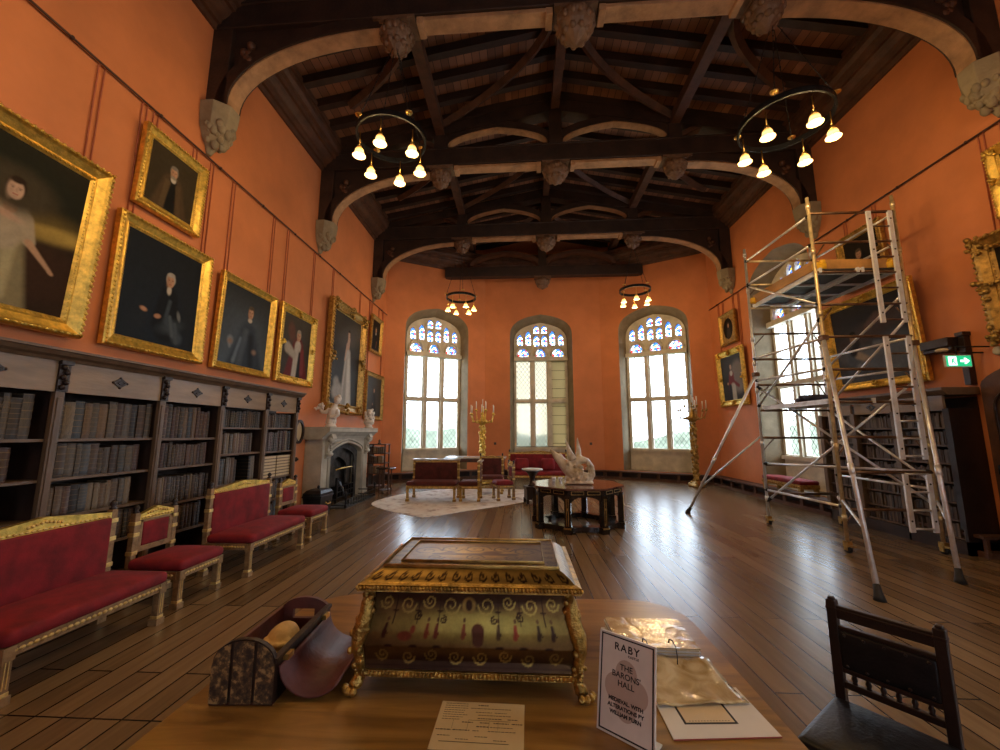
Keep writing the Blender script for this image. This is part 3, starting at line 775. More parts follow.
def paint(w, h, base, strokes, nx=56, ny=70, seed=0, grain=.12):
    rs = np.random.RandomState(seed)
    a = w/h; U, V = np.meshgrid(np.linspace(0,a,nx+1), np.linspace(0,1,ny+1))
    base = np.array(base, float)
    if base.ndim == 2: C = base[0][None,None]*(1-V[...,None])+base[1][None,None]*V[...,None]
    else: C = np.ones(U.shape+(3,))*base
    C = C.copy()
    for k in range(10):                                  # broad brushwork
        cx, cy, r = rs.rand()*a, rs.rand(), .1+.25*rs.rand()
        C *= (1+grain*(rs.rand()*2-1)*np.exp(-((U-cx)**2+(V-cy)**2)/r**2))[...,None]
    strokes = [q for s in strokes for q in (portrait_head(a,*s[1:]) if s[0] == 'head' else [s])]
    for s in strokes:
        if s[0] == 'e':
            _,cx,cy,rx,ry,rot,col,soft = s; ca, sa = cos(rot), sin(rot)
            x, y = (U-cx*a)*ca+(V-cy)*sa, -(U-cx*a)*sa+(V-cy)*ca
            d = (np.sqrt((x/rx)**2+(y/ry)**2)-1)*min(rx,ry)
        else:
            _,x0,y0,x1,y1,r0,r1,col,soft = s; x0 *= a; x1 *= a
            dx, dy = x1-x0, y1-y0; t = np.clip(((U-x0)*dx+(V-y0)*dy)/(dx*dx+dy*dy+1e-9),0,1)
            d = np.sqrt((U-x0-t*dx)**2+(V-y0-t*dy)**2)-(r0+(r1-r0)*t)
        f = np.clip(.5-d/soft,0,1)[...,None]; f = f*f*(3-2*f)
        C = C*(1-f)+np.array(col)*f
    return C
def canvas(name, w, h, base, strokes, parent, T, mt=None, seed=0, nx=90, ny=112, ov=False, pt=None):
    C = paint(w, h, base, strokes, nx, ny, seed); b = MB(); vs = []; fs = []
    for j in range(ny+1):
        for i in range(nx+1):
            x, y = -w/2+w*i/nx, h*j/ny
            vs.append(pt(x,y) if pt else (x,y,0))
    for j in range(ny):
        for i in range(nx):
            k = j*(nx+1)+i; fs.append((k,k+1,k+nx+2,k+nx+1))
    b.add(vs, fs, 0, pt is not None, T)
    o = b.build(name, mt or M['oil'], parent); at = o.data.color_attributes.new('Col','FLOAT_COLOR','POINT')
    cc = np.ones((C.shape[0]*C.shape[1],4), np.float32); cc[:,:3] = C.reshape(-1,3); at.data.foreach_set('color', cc.ravel())
    return o
def frame_mesh(w, h, fw, dp, ornate=0, seed=1, mtidx=0):
    """mitred moulding round an opening of outer size w x h; profile across width fw, depth dp (+z towards the room)"""
    b = MB()
    prof = [(0,0),(0,dp*.75),(fw*.10,dp*.95),(fw*.22,dp),(fw*.34,dp*.80),(fw*.42,dp*.72),(fw*.70,dp*.45),(fw*.80,dp*.52),(fw*.90,dp*.42),(fw,dp*.30),(fw,0)]
    def cn(o): return [(-w/2+o,o),(w/2-o,o),(w/2-o,h-o),(-w/2+o,h-o)]
    vs = []
    for (o,z) in prof: vs += [(x,y,z) for x,y in cn(o)]
    fs = []
    for i in range(len(prof)-1):
        for k in range(4): fs.append((4*i+k,4*i+(k+1)%4,4*(i+1)+(k+1)%4,4*(i+1)+k))
    b.add(vs, fs)
    # carved beading near the outer and inner edge
    for (o,z,st,r) in ((fw*.16,dp,fw*.34,fw*.13),(fw*.86,dp*.48,fw*.22,fw*.07)):
        c = cn(o)
        for k in range(4):
            p, q = Vector((*c[k],z)), Vector((*c[(k+1)%4],z)); n = int((q-p).length/st)
            for i in range(n+1): b.ball(p.lerp(q,i/max(1,n)), r, 0, 4, sc=(1,1,.8))
    if ornate:
        rnd = random.Random(seed)
        for (x,y) in [(-w/2,0),(w/2,0),(w/2,h),(-w/2,h),(0,0),(0,h),(-w/2,h/2),(w/2,h/2)]:
            for k in range(int(12*ornate)):
                b.ball((x*(1-.55*fw/(w/2))+rnd.uniform(-.5,.5)*fw*ornate, (y+.55*fw if y < h*.3 else y-.55*fw if y > h*.7 else y)+rnd.uniform(-.5,.5)*fw*ornate, dp*rnd.uniform(.7,1.1)), fw*rnd.uniform(.12,.22), 0, 6)
    return b
def painting(label, side, yc, zb, w, h, lean, fw, base, strokes, ornate=0, gilt='gilt', cords=True, seed=0, dp=.09, group='gilt-framed portraits', oval=False, x=None):
    sg = 1 if side == 'L' else -1; xw = XL if side == 'L' else XR
    root = thing('framed_painting', label, 'painting', (xw+sg*.036,yc,zb), 0, group)
    a = radians(lean)
    ex = Vector((0,sg,0)); ev = Vector((sg*sin(a),0,cos(a))); ew = ex.cross(ev)
    # as seen from the room the left edge is nearer the camera on the left wall, farther on the right wall
    T = frameM((0,0,0), ex, ev, ew)
    f = frame_mesh(w, h, fw, dp, ornate, seed)
    f.v = [tuple(T @ Vector(p)) for p in f.v]; f_ = f.build('frame', M[gilt], root)
    iw, ih = w-2*fw+.01, h-2*fw+.01
    canvas('canvas', iw, ih, base, strokes, root, T @ Matrix.Translation((0,fw-.005,dp*.28)), seed=seed, nx=150 if seed in (3,5) else 90, ny=190 if seed in (3,5) else 112)
    if oval:
        s = MB(); n = 40
        s.slab([(-iw/2,0),(iw/2,0),(iw/2,ih),(-iw/2,ih)], [[(iw*.40*cos(2*pi*k/n), ih/2+ih*.44*sin(2*pi*k/n)) for k in range(n)]], .015, T @ Matrix.Translation((0,fw-.005,dp*.30)))
        s.build('oval_slip', M[gilt], f_)
    if cords:
        zt = zb+h*cos(a)
        for u in ((-.40,.40) if w >= 1.4 else (-.33,.33)):
            c = MB()
            for du in (0,.07): c.tube([(-sg*.020,u*w+du,h*cos(a)-.06),(-sg*.020,u*w+du,RZ-zb-.03),(sg*.005,u*w+du,RZ-zb)], .009, 5)
            c.build('hanging_cord', M['cord'], root)
    return root
K = (.012,.010,.008); SK = (.50,.27,.16); HAIR = (.10,.07,.045); WH = (.55,.50,.42)
# large lady
painting('largest gilt-framed portrait of a lady in a pale gown before a landscape, far left', 'L', 3.36, 2.80, 1.58, 2.00, 3.4, .19, [(.030,.018,.010),(.022,.019,.012)],
  [('e',.85,.58,.42,.10,0,(.16,.11,.03),.10),('e',.88,.52,.20,.05,.2,(.46,.33,.08),.07),('e',.70,.50,.12,.04,.2,(.40,.28,.07),.07),('e',.75,.80,.5,.14,-.3,(.014,.016,.010),.2),('e',.75,.25,.4,.2,0,(.045,.022,.012),.2),
   ('l',.50,.0,.50,.40,.17,.10,(.26,.22,.12),.05),('l',.44,.0,.47,.36,.03,.03,(.40,.35,.20),.04),('l',.55,.05,.55,.36,.025,.03,(.44,.39,.22),.04),('l',.47,.42,.50,.56,.105,.10,(.42,.35,.24),.04),('l',.60,.54,.66,.42,.05,.035,(.42,.35,.24),.02),('l',.66,.41,.84,.28,.022,.012,(.50,.31,.19),.015),('e',.85,.27,.02,.012,-.6,(.50,.31,.19),.012),
   ('l',.50,.58,.505,.64,.035,.03,(.48,.30,.19),.015),('e',.52,.70,.2,.14,0,(.060,.048,.028),.12),('head',.51,.70,.062,(.030,.017,.010),(.60,.40,.28)),('e',.48,.53,.08,.02,-.2,(.5,.33,.23),.03)], 0, 'gilt', True, 3, .13)
painting('small gilt-framed portrait of a man in a brown cape, hung highest on the left wall', 'L', 5.07, 4.74, 1.04, 1.14, 2.1, .14, (.050,.038,.022),
  [('l',.5,.0,.5,.45,.34,.20,(.085,.055,.030),.08),('l',.5,.0,.5,.52,.10,.07,(.012,.012,.012),.04),('l',.32,.0,.40,.48,.04,.05,(.11,.075,.04),.04),('l',.70,.0,.62,.48,.04,.05,(.10,.065,.035),.04),('e',.5,.56,.05,.05,0,WH,.03),('head',.5,.685,.095,(.22,.2,.17)),('e',.5,.60,.055,.03,0,(.28,.25,.2),.03)], 0, 'gilt', True, 4)
painting('gilt-framed portrait of a seated white-haired man in dark coat, clasped hands, below the caped man', 'L', 5.16, 2.81, 1.50, 1.74, 0.2, .16, [(.016,.024,.034),(.014,.018,.024)],
  [('l',.55,.0,.58,.40,.26,.16,(.014,.022,.034),.10),('l',.58,.2,.58,.5,.16,.10,(.010,.013,.018),.06),('e',.64,.2,.12,.05,.4,(.05,.07,.085),.1),('e',.57,.56,.025,.045,0,WH,.02),('head',.575,.66,.066,(.42,.40,.35)),('l',.60,.25,.75,.10,.05,.06,(.05,.07,.09),.06),('l',.68,.12,.62,.30,.02,.015,(.085,.11,.13),.03),('l',.74,.06,.70,.24,.02,.015,(.07,.09,.11),.03),('e',.74,.33,.02,.05,.3,(.16,.18,.19),.02),('e',.28,.30,.035,.02,-.2,SK,.02),('e',.46,.27,.035,.022,.2,SK,.02),('l',.60,.45,.57,.3,.02,.02,(.05,.07,.09),.03)], 0, 'gilt', True, 5)
painting('gilt-framed portrait of a standing man in a blue-grey robe, third along above the left bookcase', 'L', 6.86, 2.81, 1.47, 1.65, 1.6, .13, [(.085,.12,.16),(.024,.028,.032)],  # bluish reflected sheen painted into the lower canvas
  [('l',.55,.0,.55,.42,.34,.16,(.035,.052,.075),.12),('l',.42,.05,.5,.45,.05,.05,(.075,.10,.13),.08),('l',.66,.05,.62,.4,.05,.05,(.018,.024,.034),.08),('e',.56,.62,.04,.03,0,WH,.02),('head',.565,.72,.075,HAIR),('l',.30,.05,.40,.35,.03,.02,(.14,.19,.25),.05),('l',.2,.30,.2,.22,.05,.02,(.2,.24,.28),.05),('e',.2,.28,.04,.03,0,(.3,.2,.15),.05),('e',.72,.22,.04,.03,0,(.3,.2,.15),.05)], 0, 'gilt', True, 6)
painting('gilt-framed portrait of a man in white and crimson robes beside the blue-robed one', 'L', 8.52, 2.81, 1.42, 1.68, 1.2, .17, (.055,.046,.036),
  [('l',.55,.0,.55,.5,.34,.16,(.14,.018,.018),.08),('l',.5,.0,.55,.52,.09,.09,(.50,.45,.38),.05),('l',.45,.35,.2,.45,.06,.09,(.42,.37,.30),.06),('l',.62,.0,.64,.4,.06,.04,(.012,.012,.012),.05),('e',.55,.58,.05,.03,0,WH,.02),('head',.555,.69,.085,(.3,.27,.22)),('l',.72,.45,.75,.1,.05,.05,(.20,.03,.03),.05),('e',.3,.72,.10,.16,.3,(.12,.05,.035),.1)], .6, 'gilt', True, 7)
painting('tall ornate gilt frame with a full-length lady in white above the fireplace', 'L', 11.02, 2.28, 2.30, 3.05, .8, .26, [(.030,.027,.022),(.050,.046,.040)],
  [('e',.7,.8,.3,.12,.3,(.085,.08,.072),.15),('l',.56,.02,.55,.58,.14,.06,(.46,.43,.38),.05),('l',.5,.02,.54,.5,.05,.03,(.30,.28,.25),.05),('l',.63,.02,.58,.5,.04,.03,(.56,.53,.47),.05),('l',.54,.66,.56,.75,.035,.03,(.5,.33,.24),.02),('head',.55,.80,.042,(.04,.025,.018),(.56,.38,.27)),('l',.50,.68,.45,.5,.018,.013,(.48,.33,.24),.015),('e',.25,.14,.12,.09,.2,(.36,.33,.29),.06),('e',.2,.24,.06,.05,.2,(.3,.28,.25),.05)], 1.15, 'gilt_dull', True, 8, .16)
painting('small dark portrait in narrow gilt frame, upper one beside the left end window', 'L', 13.28, 4.45, 1.02, 1.28, 1.8, .13, (.018,.014,.011),
  [('l',.5,.0,.5,.45,.26,.14,(.010,.010,.012),.06),('e',.5,.56,.04,.05,0,WH,.03),('head',.5,.68,.09,HAIR),('l',.6,.1,.62,.3,.02,.02,(.25,.1,.05),.03)], 0, 'gilt_dull', True, 9)
painting('dim gilt-framed portrait of a standing figure, lower one beside the left end window', 'L', 13.40, 2.19, 1.60, 1.58, .4, .14, (.055,.05,.042),
  [('l',.5,.0,.5,.5,.20,.10,(.03,.025,.022),.08),('head',.5,.66,.06,HAIR),('e',.42,.3,.03,.03,0,(.3,.18,.12),.03)], 0, 'gilt_dull', True, 10)
# right wall
painting('small portrait in an oval slip and gilt frame, right of the right end window', 'R', 13.15, 4.62, .99, 1.06, 1.4, .14, (.016,.012,.010),
  [('l',.5,.0,.5,.45,.20,.12,(.05,.04,.032),.06),('head',.5,.64,.095,HAIR)], 0, 'gilt_dull', True, 11, oval=True)
painting('ornate gilt frame with a child in crimson and a white sash, under the oval portrait', 'R', 13.14, 2.61, 1.62, 1.83, 2.2, .20, [(.028,.026,.024),(.045,.045,.048)],
  [('e',.8,.5,.3,.35,0,(.20,.17,.15),.15),('l',.45,.28,.48,.56,.13,.10,(.20,.028,.03),.05),('l',.45,.45,.78,.30,.05,.04,(.17,.025,.03),.05),('l',.48,.0,.52,.28,.13,.10,(.46,.42,.36),.06),('l',.36,.0,.38,.3,.07,.06,(.018,.02,.026),.05),('e',.48,.6,.06,.06,0,WH,.03),('head',.48,.75,.062,HAIR,(.58,.38,.27)),('e',.27,.38,.03,.03,0,SK,.02)], .8, 'gilt', True, 12)
painting('small dark portrait high behind the scaffold tower, top edge above its upper deck', 'R', 7.92, 4.62, 1.05, 1.18, 2.4, .14, (.018,.013,.010),
  [('l',.5,.0,.5,.5,.26,.14,(.012,.010,.010),.06),('head',.42,.62,.10,HAIR)], .5, 'gilt_dull', True, 13)
painting('large blue-grey painting in a wide gilt frame behind the scaffold, above the right bookcase', 'R', 7.95, 2.62, 2.00, 1.84, 3.2, .15, [(.085,.095,.115),(.030,.027,.030)],
  [('e',.5,.62,.5,.12,.3,(.085,.065,.065),.15),('e',.45,.3,.5,.12,-.15,(.15,.17,.20),.15),('l',.2,.0,.25,.4,.12,.08,(.10,.12,.15),.08),('head',.27,.58,.07,K,(.46,.29,.18)),('l',.55,.45,.9,.35,.03,.06,(.22,.25,.29),.06),('l',.30,.20,.75,.16,.04,.05,(.20,.23,.27),.07),('l',.5,.68,.62,.78,.05,.05,(.16,.10,.085),.06),('l',.3,.35,.42,.28,.05,.04,(.42,.33,.24),.05),('head',.68,.76,.06,(.10,.06,.05),(.34,.20,.15)),('e',.75,.3,.3,.2,.2,(.14,.16,.19),.2),('l',.25,.4,.32,.5,.06,.04,(.03,.03,.035),.05)], .8, 'gilt', False, 14)
painting('gilt-framed dark picture cut by the right edge, upper one above the door', 'R', 5.03, 4.76, 1.28, 1.05, 3, .15, (.02,.015,.012),
  [('e',.5,.5,.3,.3,0,(.04,.03,.02),.2),('e',.5,.66,.07,.09,0,SK,.04)], .9, 'gilt', True, 15)
painting('heavily carved gilt frame cut by the right edge, lower one above the door', 'R', 5.28, 3.02, 1.36, 1.56, 3, .22, (.02,.017,.014),
  [('e',.5,.4,.3,.3,0,(.04,.03,.025),.2),('e',.5,.7,.07,.09,0,SK,.04)], 1.3, 'gilt_dull', True, 16, .15)

# ------------------------------------------------------------------ left bookcase
FX = -4.62
UY = [2.68, 3.755, 4.92, 5.97, 7.06, 8.05]
bc = thing('library_bookcase', 'long oak bookcase of open shelves along the left wall, diamond ornaments on frieze', 'bookcase', (FX,0,0))
dpt = FX-XL
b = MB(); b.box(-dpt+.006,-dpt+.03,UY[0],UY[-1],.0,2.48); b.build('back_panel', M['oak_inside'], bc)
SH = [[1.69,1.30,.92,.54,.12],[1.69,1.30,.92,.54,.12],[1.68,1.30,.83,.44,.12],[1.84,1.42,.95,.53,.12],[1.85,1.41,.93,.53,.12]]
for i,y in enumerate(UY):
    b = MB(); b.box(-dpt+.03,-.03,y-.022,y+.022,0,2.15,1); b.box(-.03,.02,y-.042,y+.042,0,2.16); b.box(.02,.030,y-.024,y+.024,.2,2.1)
    b.build('upright', [M['oak_case'],M['oak_inside']], bc, .006)  # inner faces near-black: shade of the bays as colour
    b = MB(); b.box(.0,.035,y-.05,y+.05,2.16,2.46)
    for k in range(5): b.ball((.045,y-.015+.03*(k%2),2.20+.05*k), .028, 0, 6)
    b.box(.0,.06,y-.055,y+.055,2.43,2.47); b.build('carved_bracket', M['oak_dark'], bc)
for i in range(5):
    for z in SH[i]:
        b = MB(); b.box(-dpt+.03,-.03,UY[i]+.022,UY[i+1]-.022,z-.028,z); b.build('shelf', M['oak_case'], bc)
    b = MB(); b.box(-.02,.015,UY[i]+.05,UY[i+1]-.05,2.155,2.47); b.build('frieze', M['oak_frieze'], bc)
    yc = (UY[i]+UY[i+1])/2
    b = MB(); T = frameM((.015,yc,2.315),(0,1,0),(0,0,1),(1,0,0))
    b.slab([(.09,0),(0,.058),(-.09,0),(0,-.058)], [[(.048,0),(0,.03),(-.048,0),(0,-.03)]], .012, T); b.slab([(.035,0),(0,.024),(-.035,0),(0,-.024)], [], .014, T)
    for k in range(4): b.ball((.02,yc+[.08,-.08,0,0][k],2.315+[0,0,.055,-.055][k]), .015, 0, 6)
    b.build('diamond_ornament', M['oak_dark'], bc)
    b = MB(); b.box(-dpt+.03,.03,UY[i],UY[i+1],0,.10); b.build('plinth', M['oak_case'], bc)
b = MB(); pr = [(-dpt+.006,2.46),(.03,2.46),(.05,2.49),(.09,2.51),(.11,2.545),(.13,2.55),(.13,2.575),(-dpt+.006,2.575)]
b.prism(pr, UY[-1]-UY[0]+.2, frameM((0,UY[0]-.1,0),(1,0,0),(0,0,1),(0,1,0))); b.build('cornice', M['oak_case'], bc)

# ------------------------------------------------------------------ books, each one an object
def book_mesh(kind):
    """unit book: spine faces +x; width along y 0..1, height z 0..1, depth x -1..0"""
    b = MB(); n = 5; rows = [0,.06] + ([.2,.22,.36,.38,.52,.54,.68,.70,.84,.86] if kind else [.3,.6]) + [.95,1]
    band = {.2,.22,.36,.38,.52,.54,.68,.70,.84,.86}
    vs = []
    for z in rows:
        k = 1.0
        for i in range(n+1):
            y = i/n; x = .02*(1-(2*y-1)**2)*4*(.5)+(.022 if (kind and z in (.2,.36,.52,.68,.84)) else 0)
            vs.append((x-.02, y, z))
    fs = [(r*(n+1)+i, r*(n+1)+i+1, (r+1)*(n+1)+i+1, (r+1)*(n+1)+i) for r in range(len(rows)-1) for i in range(n)]
    b.add(vs, fs, 0, True)
    b.add([(-.02,0,0),(-1,0,0),(-1,1,0),(-.02,1,0),(-.02,0,1),(-1,0,1),(-1,1,1),(-.02,1,1)], [(1,0,4,5),(3,2,6,7),(2,1,5,6)], 0)
    b.add([(-.05,.1,.97),(-1,.1,.97),(-1,.9,.97),(-.05,.9,.97)], [(0,3,2,1)], 1)
    top = (len(rows)-1)*(n+1)
    b.add([vs[top],vs[top+n],(-1,1,1),(-1,0,1)], [(0,1,2,3)], 0)
    return b
proto_books = []
for kd in (1,0):
    o = book_mesh(kd).build('book', [M['book'], M['paper']]); proto_books.append(o)
PAL = [('dark brown',(.060,.030,.016)),('tan brown',(.17,.095,.045)),('reddish brown',(.080,.026,.015)),('black',(.018,.014,.012)),('grey-brown',(.12,.095,.07)),('pale buff',(.26,.19,.11)),('slate blue',(.05,.065,.08)),('umber',(.045,.025,.014))]
BAYN = ['bay at the photo\'s left edge','bay above the near settee','bay behind the near red chair','bay above the second settee','bay nearest the fireplace']
ORD = ['1st','2nd','3rd']+['%dth' % k for k in range(4,31)]
SHN = ['top','second','third','fourth','bottom']
rb = random.Random(11); nb = 0; used = [False, False]
def add_book(y, z, wd, hg, dp_, pal, kind, bay, sh, idx, lean=0.0):
    global nb
    pr_ = proto_books[kind]
    if used[kind]: o = pr_.copy(); COL.objects.link(o)
    else: o = pr_; used[kind] = True
    o.location = (FX-.05-rb.uniform(0,.015), y, z+.001); o.scale = (dp_, wd, hg); o.rotation_euler = (lean,0,0)
    nm, c = PAL[pal]; v = rb.uniform(.26,.66); o.color = (c[0]*v,c[1]*v,c[2]*v,1)
    tag(o, '%s book, %s from left on the %s shelf, %s' % (nm, ORD[idx], SHN[sh], BAYN[bay]), 'book', 'leather-bound books in the left bookcase'); nb += 1
# per bay and shelf: mean thickness, height range, fill fraction, palette preference
SPEC = {0:[(.075,.36,.95),(.075,.31,.80),(.07,.30,.75),None,None],
        1:[(.082,.365,.985),(.072,.32,.93),(.072,.31,.90),(.08,.30,.95),None],
        2:[(.062,.36,.96),(.060,.31,.93),(.048,.36,.97),(.065,.31,.9),None],
        3:[(.052,.27,.97),(.062,.33,.82),(.056,.37,.95),(.058,.33,.6),None],
        4:[(.052,.26,.98),(.055,.33,.98),None,(.05,.31,.95),(.055,.34,.95)]}
PREF = {(0,0):[4,4,0,7],(1,0):[4,3,0,5,6,5,5,1],(1,1):[1,0,6,4,7,0,2],(1,2):[4,4,5,4,1,4],(2,0):[3,3,2,1,2,6,3],(2,1):[2,0,2,7],(2,2):[0,1,0,7,3],(3,0):[3,6,0,3],(3,1):[1,5,1,4],(3,2):[5,3,0,3],(4,0):[3,6,6,2],(4,1):[0,2,7,2],(4,3):[2,0,1,2],(4,4):[4,0,6,3]}
for bay in range(5):
    tops = [2.15]+[z-.028 for z in SH[bay]]
    for sh in range(5):
        sp = SPEC[bay][sh]
        if not sp: continue
        th, hg, fill = sp; z = SH[bay][sh]; y = UY[bay]+.03; idx = 0
        if bay == 0: y = 2.95
        end = UY[bay]+.03+(UY[bay+1]-UY[bay]-.06)*fill
        lim = tops[sh]-z-.012; hg = lim*(.80 if (bay,sh) == (2,2) else .965); run_h = hg
        while True:
            w = th*rb.uniform(.72,1.32)
            if y+w > end: break
            if rb.random() < .3: run_h = hg*rb.uniform(.86,1.04)
            pr_ = PREF.get((bay,sh),[0,1,2,3,7]); pal = rb.choice(pr_) if rb.random() < .8 else rb.randrange(8)
            if bay == 3 and sh == 2 and .45 < (y-UY[bay])/1.09 < .72: y += .28; continue
            add_book(y, z, w-.002, min(lim, run_h*rb.uniform(.95,1.03)), rb.uniform(.22,.27), pal, 0 if rb.random() < .8 else 1, bay, sh, idx); idx += 1; y += w
# flat cream volumes stacked on their sides in the last bay
zz = SH[4][2]; 
for colm in range(2):
    for k in range(7):
        b = MB(); b.box(-.24,0,0,.44,0,.055,0); b.box(-.245,.004,0,.44,0,.008,1); b.box(-.245,.004,0,.44,.047,.055,1)
        o = b.build('book', [M['card_cream'], M['oak_case']])
        o.location = (FX-.05, UY[4]+.05+colm*.475, zz+.001+.0565*k)
        tag(o, 'flat cream volume, %s up in the %s pile, bay nearest the fireplace' % (ORD[k], ['left','right'][colm]), 'book', 'cream volumes lying flat')
for o in proto_books:
    if not o.get('label'): bpy.data.objects.remove(o)

# ------------------------------------------------------------------ right bookcase with massed books
RX, RY0, RY1 = 6.45, 6.40, 9.02
rc = thing('library_bookcase', 'dark oak bookcase on the right wall behind the scaffold tower', 'bookcase', (RX,0,0))
dr = XR-RX
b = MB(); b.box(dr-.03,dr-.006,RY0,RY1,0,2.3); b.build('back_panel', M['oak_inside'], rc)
RU = [RY0+.02, RY0+.90, RY0+1.76, RY1-.02]
RS = [1.84,1.57,1.30,1.02,.73,.47,.22]
for i,y in enumerate(RU):
    b = MB(); b.box(0,dr-.03,y-.02,y+.02,0,2.12); b.box(-.025,.02,y-.045,y+.045,.36,2.12); b.build('upright' if 0 < i < 3 else 'end_panel', M['oak_dark'] if i == 0 else M['oak_case'], rc)
for i in range(3):
    for z in RS:
        b = MB(); b.box(.03,dr-.03,RU[i]+.02,RU[i+1]-.02,z-.022,z); b.build('shelf', M['oak_case'], rc)
    b = MB(); b.box(0,.035,RU[i]+.045,RU[i+1]-.045,2.10,2.34); b.build('frieze', M['oak_frieze'], rc)
    yc = (RU[i]+RU[i+1])/2
    b = MB(); b.slab([(.1,0),(0,.065),(-.1,0),(0,-.065)], [[(.05,0),(0,.032),(-.05,0),(0,-.032)]], .014, frameM((-.001,yc,2.22),(0,-1,0),(0,0,1),(-1,0,0))); b.build('diamond_ornament', M['oak_dark'], rc)
b = MB(); pr = [(dr-.006,2.33),(-.03,2.33),(-.06,2.36),(-.10,2.40),(-.10,2.44),(dr-.006,2.44)]
b.prism(pr, RY1-RY0+.1, frameM((0,RY0-.05,0),(1,0,0),(0,0,1),(0,1,0))); b.build('cornice', M['oak_case'], rc)
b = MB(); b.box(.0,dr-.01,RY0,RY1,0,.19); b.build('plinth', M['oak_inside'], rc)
rr = random.Random(5); b = MB()
for i in range(3):
    for k,z in enumerate(RS):
        y = RU[i]+.03; top = (RS[k-1] if k else 2.12)-.03
        while True:
            w = rr.uniform(.022,.042)
            if y+w > RU[i+1]-.03: break
            if rr.random() < .03: y += .05; continue
            h = min(top-z-.02, rr.uniform(.18,.235)); b.box(.05+rr.uniform(0,.02),.26,y,y+w-.002,z+.001,z+h); y += w
mb_ = b.build('massed_books', M['rows']); mb_.location = (RX,0,0)
tag(mb_, 'close-packed rows of thin dark books filling the right bookcase', 'books', None, 'stuff')

# ------------------------------------------------------------------ red and gilt seats
def make_seat(root, w, d, backw=None, zs=.42, crest=1.05, vel='velvet', framed=False, gilt='gilt_pale', gab=.055, fin=True):
    V, G = M[vel], M[gilt]; bw = backw or w; fx, bx = d/2-.045, -d/2+.045
    for sx, kind in ((fx,'f'),(bx,'b')):
        for sy in (-1,1):
            y = sy*((w if kind == 'f' else bw)/2-.04); b = MB()
            b.box(sx-.030,sx+.030,y-.030,y+.030,.07,zs-.06); b.box(sx+.030,sx+.034,y-.014,y-.006,.10,zs-.12,1); b.box(sx+.030,sx+.034,y+.006,y+.014,.10,zs-.12,1)
            b.box(sx-.033,sx+.033,y-.033,y+.033,.055,.08,1); b.box(sx-.042,sx+.042,y-.042,y+.042,0,.055)
            if kind == 'f': b.box(sx-.034,sx+.038,y-.036,y+.036,zs-.14,zs-.05)
            b.build('leg', [G, M['gilt_bright']], root, .006)
    b = MB(); hy = w/2-.02
    b.box(fx-.025,fx+.03,-hy,hy,zs-.12,zs-.05)
    for sy in (-1,1): b.box(bx,fx,sy*hy-.025,sy*hy+.025,zs-.12,zs-.05)
    b.box(bx-.025,bx+.025,-bw/2+.03,bw/2-.03,zs-.12,zs-.05)
    n = int(w/.045)
    for i in range(n):
        y = -hy+.05+(2*hy-.1)*i/max(1,n-1); b.ball((fx+.03,y,zs-.085), .016, 1, 6, sc=(.6,1.3,.9))
    n = int(d/.045)
    for i in range(n):
        for sy in (-1,1): b.ball((bx+.05+(fx-bx-.1)*i/max(1,n-1), sy*(hy+.025), zs-.085), .015, 1, 6, sc=(1.3,.6,.9))
    b.build('seat_rail', [G, M['gilt_bright']], root)
    MB().rbox(bx+.02,d/2+.005,-w/2,w/2,zs-.055,zs+.05,.045,0,3,puff=.025).build('seat', V, root)
    zb0 = zs+.03; ztop = crest-gab-.042
    for sy in (-1,1):
        y = sy*(bw/2-.035); b = MB()
        b.box(bx-.03,bx+.03,y-.028,y+.028,zs-.06,ztop+.055)
        for z in (zs+.10,(zs+ztop)/2+.06,ztop-.05): b.box(bx-.035,bx+.038,y-.034,y+.034,z-.02,z+.02,1)
        bp_ = b.build('back_post', [G, M['gilt_bright']], root, .005)
        if fin:
            b = MB(); b.lathe([(.028,0),(.03,.012),(.014,.022),(.03,.045),(.026,.065),(.008,.085)], (bx,y,ztop+.055), 12); b.build('finial', M['oak_dark'], bp_)
    ih = bw/2-.06
    b = MB(); T = frameM((bx-.026,0,0),(0,1,0),(0,0,1),(1,0,0))
    b.slab([(-ih,ztop-.02),(ih,ztop-.02),(ih,ztop+.03),(0,crest),(-ih,ztop+.03)], [], .052, T)
    n = int(2*ih/.04)
    for i in range(n):
        y = -ih+.03+(2*ih-.06)*i/max(1,n-1); b.ball((bx+.03,y,ztop), .013, 1, 6, sc=(.7,1.3,.8))
    for i in range(9): b.ball((bx+.03,-.12+.03*i,ztop+.035+.03*(1-abs(i-4)/4)*.8), .012, 1, 6)
    b.build('crest_rail', [M['gilt'] if gilt == 'gilt_pale' else G, M['gilt_bright']], root, .004)
    if framed:
        b = MB(); z0, z1 = zs+.10, ztop-.02
        b.box(bx-.02,bx+.025,-ih,-ih+.05,z0,z1); b.box(bx-.02,bx+.025,ih-.05,ih,z0,z1); b.box(bx-.02,bx+.028,-ih,ih,z0,z0+.055); b.box(bx-.02,bx+.025,-ih,ih,z1-.03,z1+.0)
        b.build('back_frame', G, root, .004)
        MB().rbox(bx-.012,bx+.032,-ih+.05,ih-.05,z0+.055,z1-.03,.018).build('backrest', V, root)
    else:
        MB().rbox(bx-.022,bx+.045,-ih,ih,zb0,ztop-.015,.022).build('backrest', V, root)
GS = 'red velvet seats along the left bookcase'
t = thing('settee', 'red velvet and gilt settee nearest the camera, cut by the left edge', 'settee', (-3.67,3.25,0), 0, GS); make_seat(t, 1.22, .66, zs=.41, crest=1.06)
t = thing('settee', 'red velvet and gilt settee between the two small red chairs by the left bookcase', 'settee', (-3.67,5.66,0), 0, GS); make_seat(t, 1.27, .66, zs=.44, crest=1.09)
t = thing('side_chair', 'small red velvet gilt chair between the two settees', 'chair', (-3.77,4.41,0), 0, GS); make_seat(t, .60, .66, .54, zs=.41, crest=.955, framed=True)
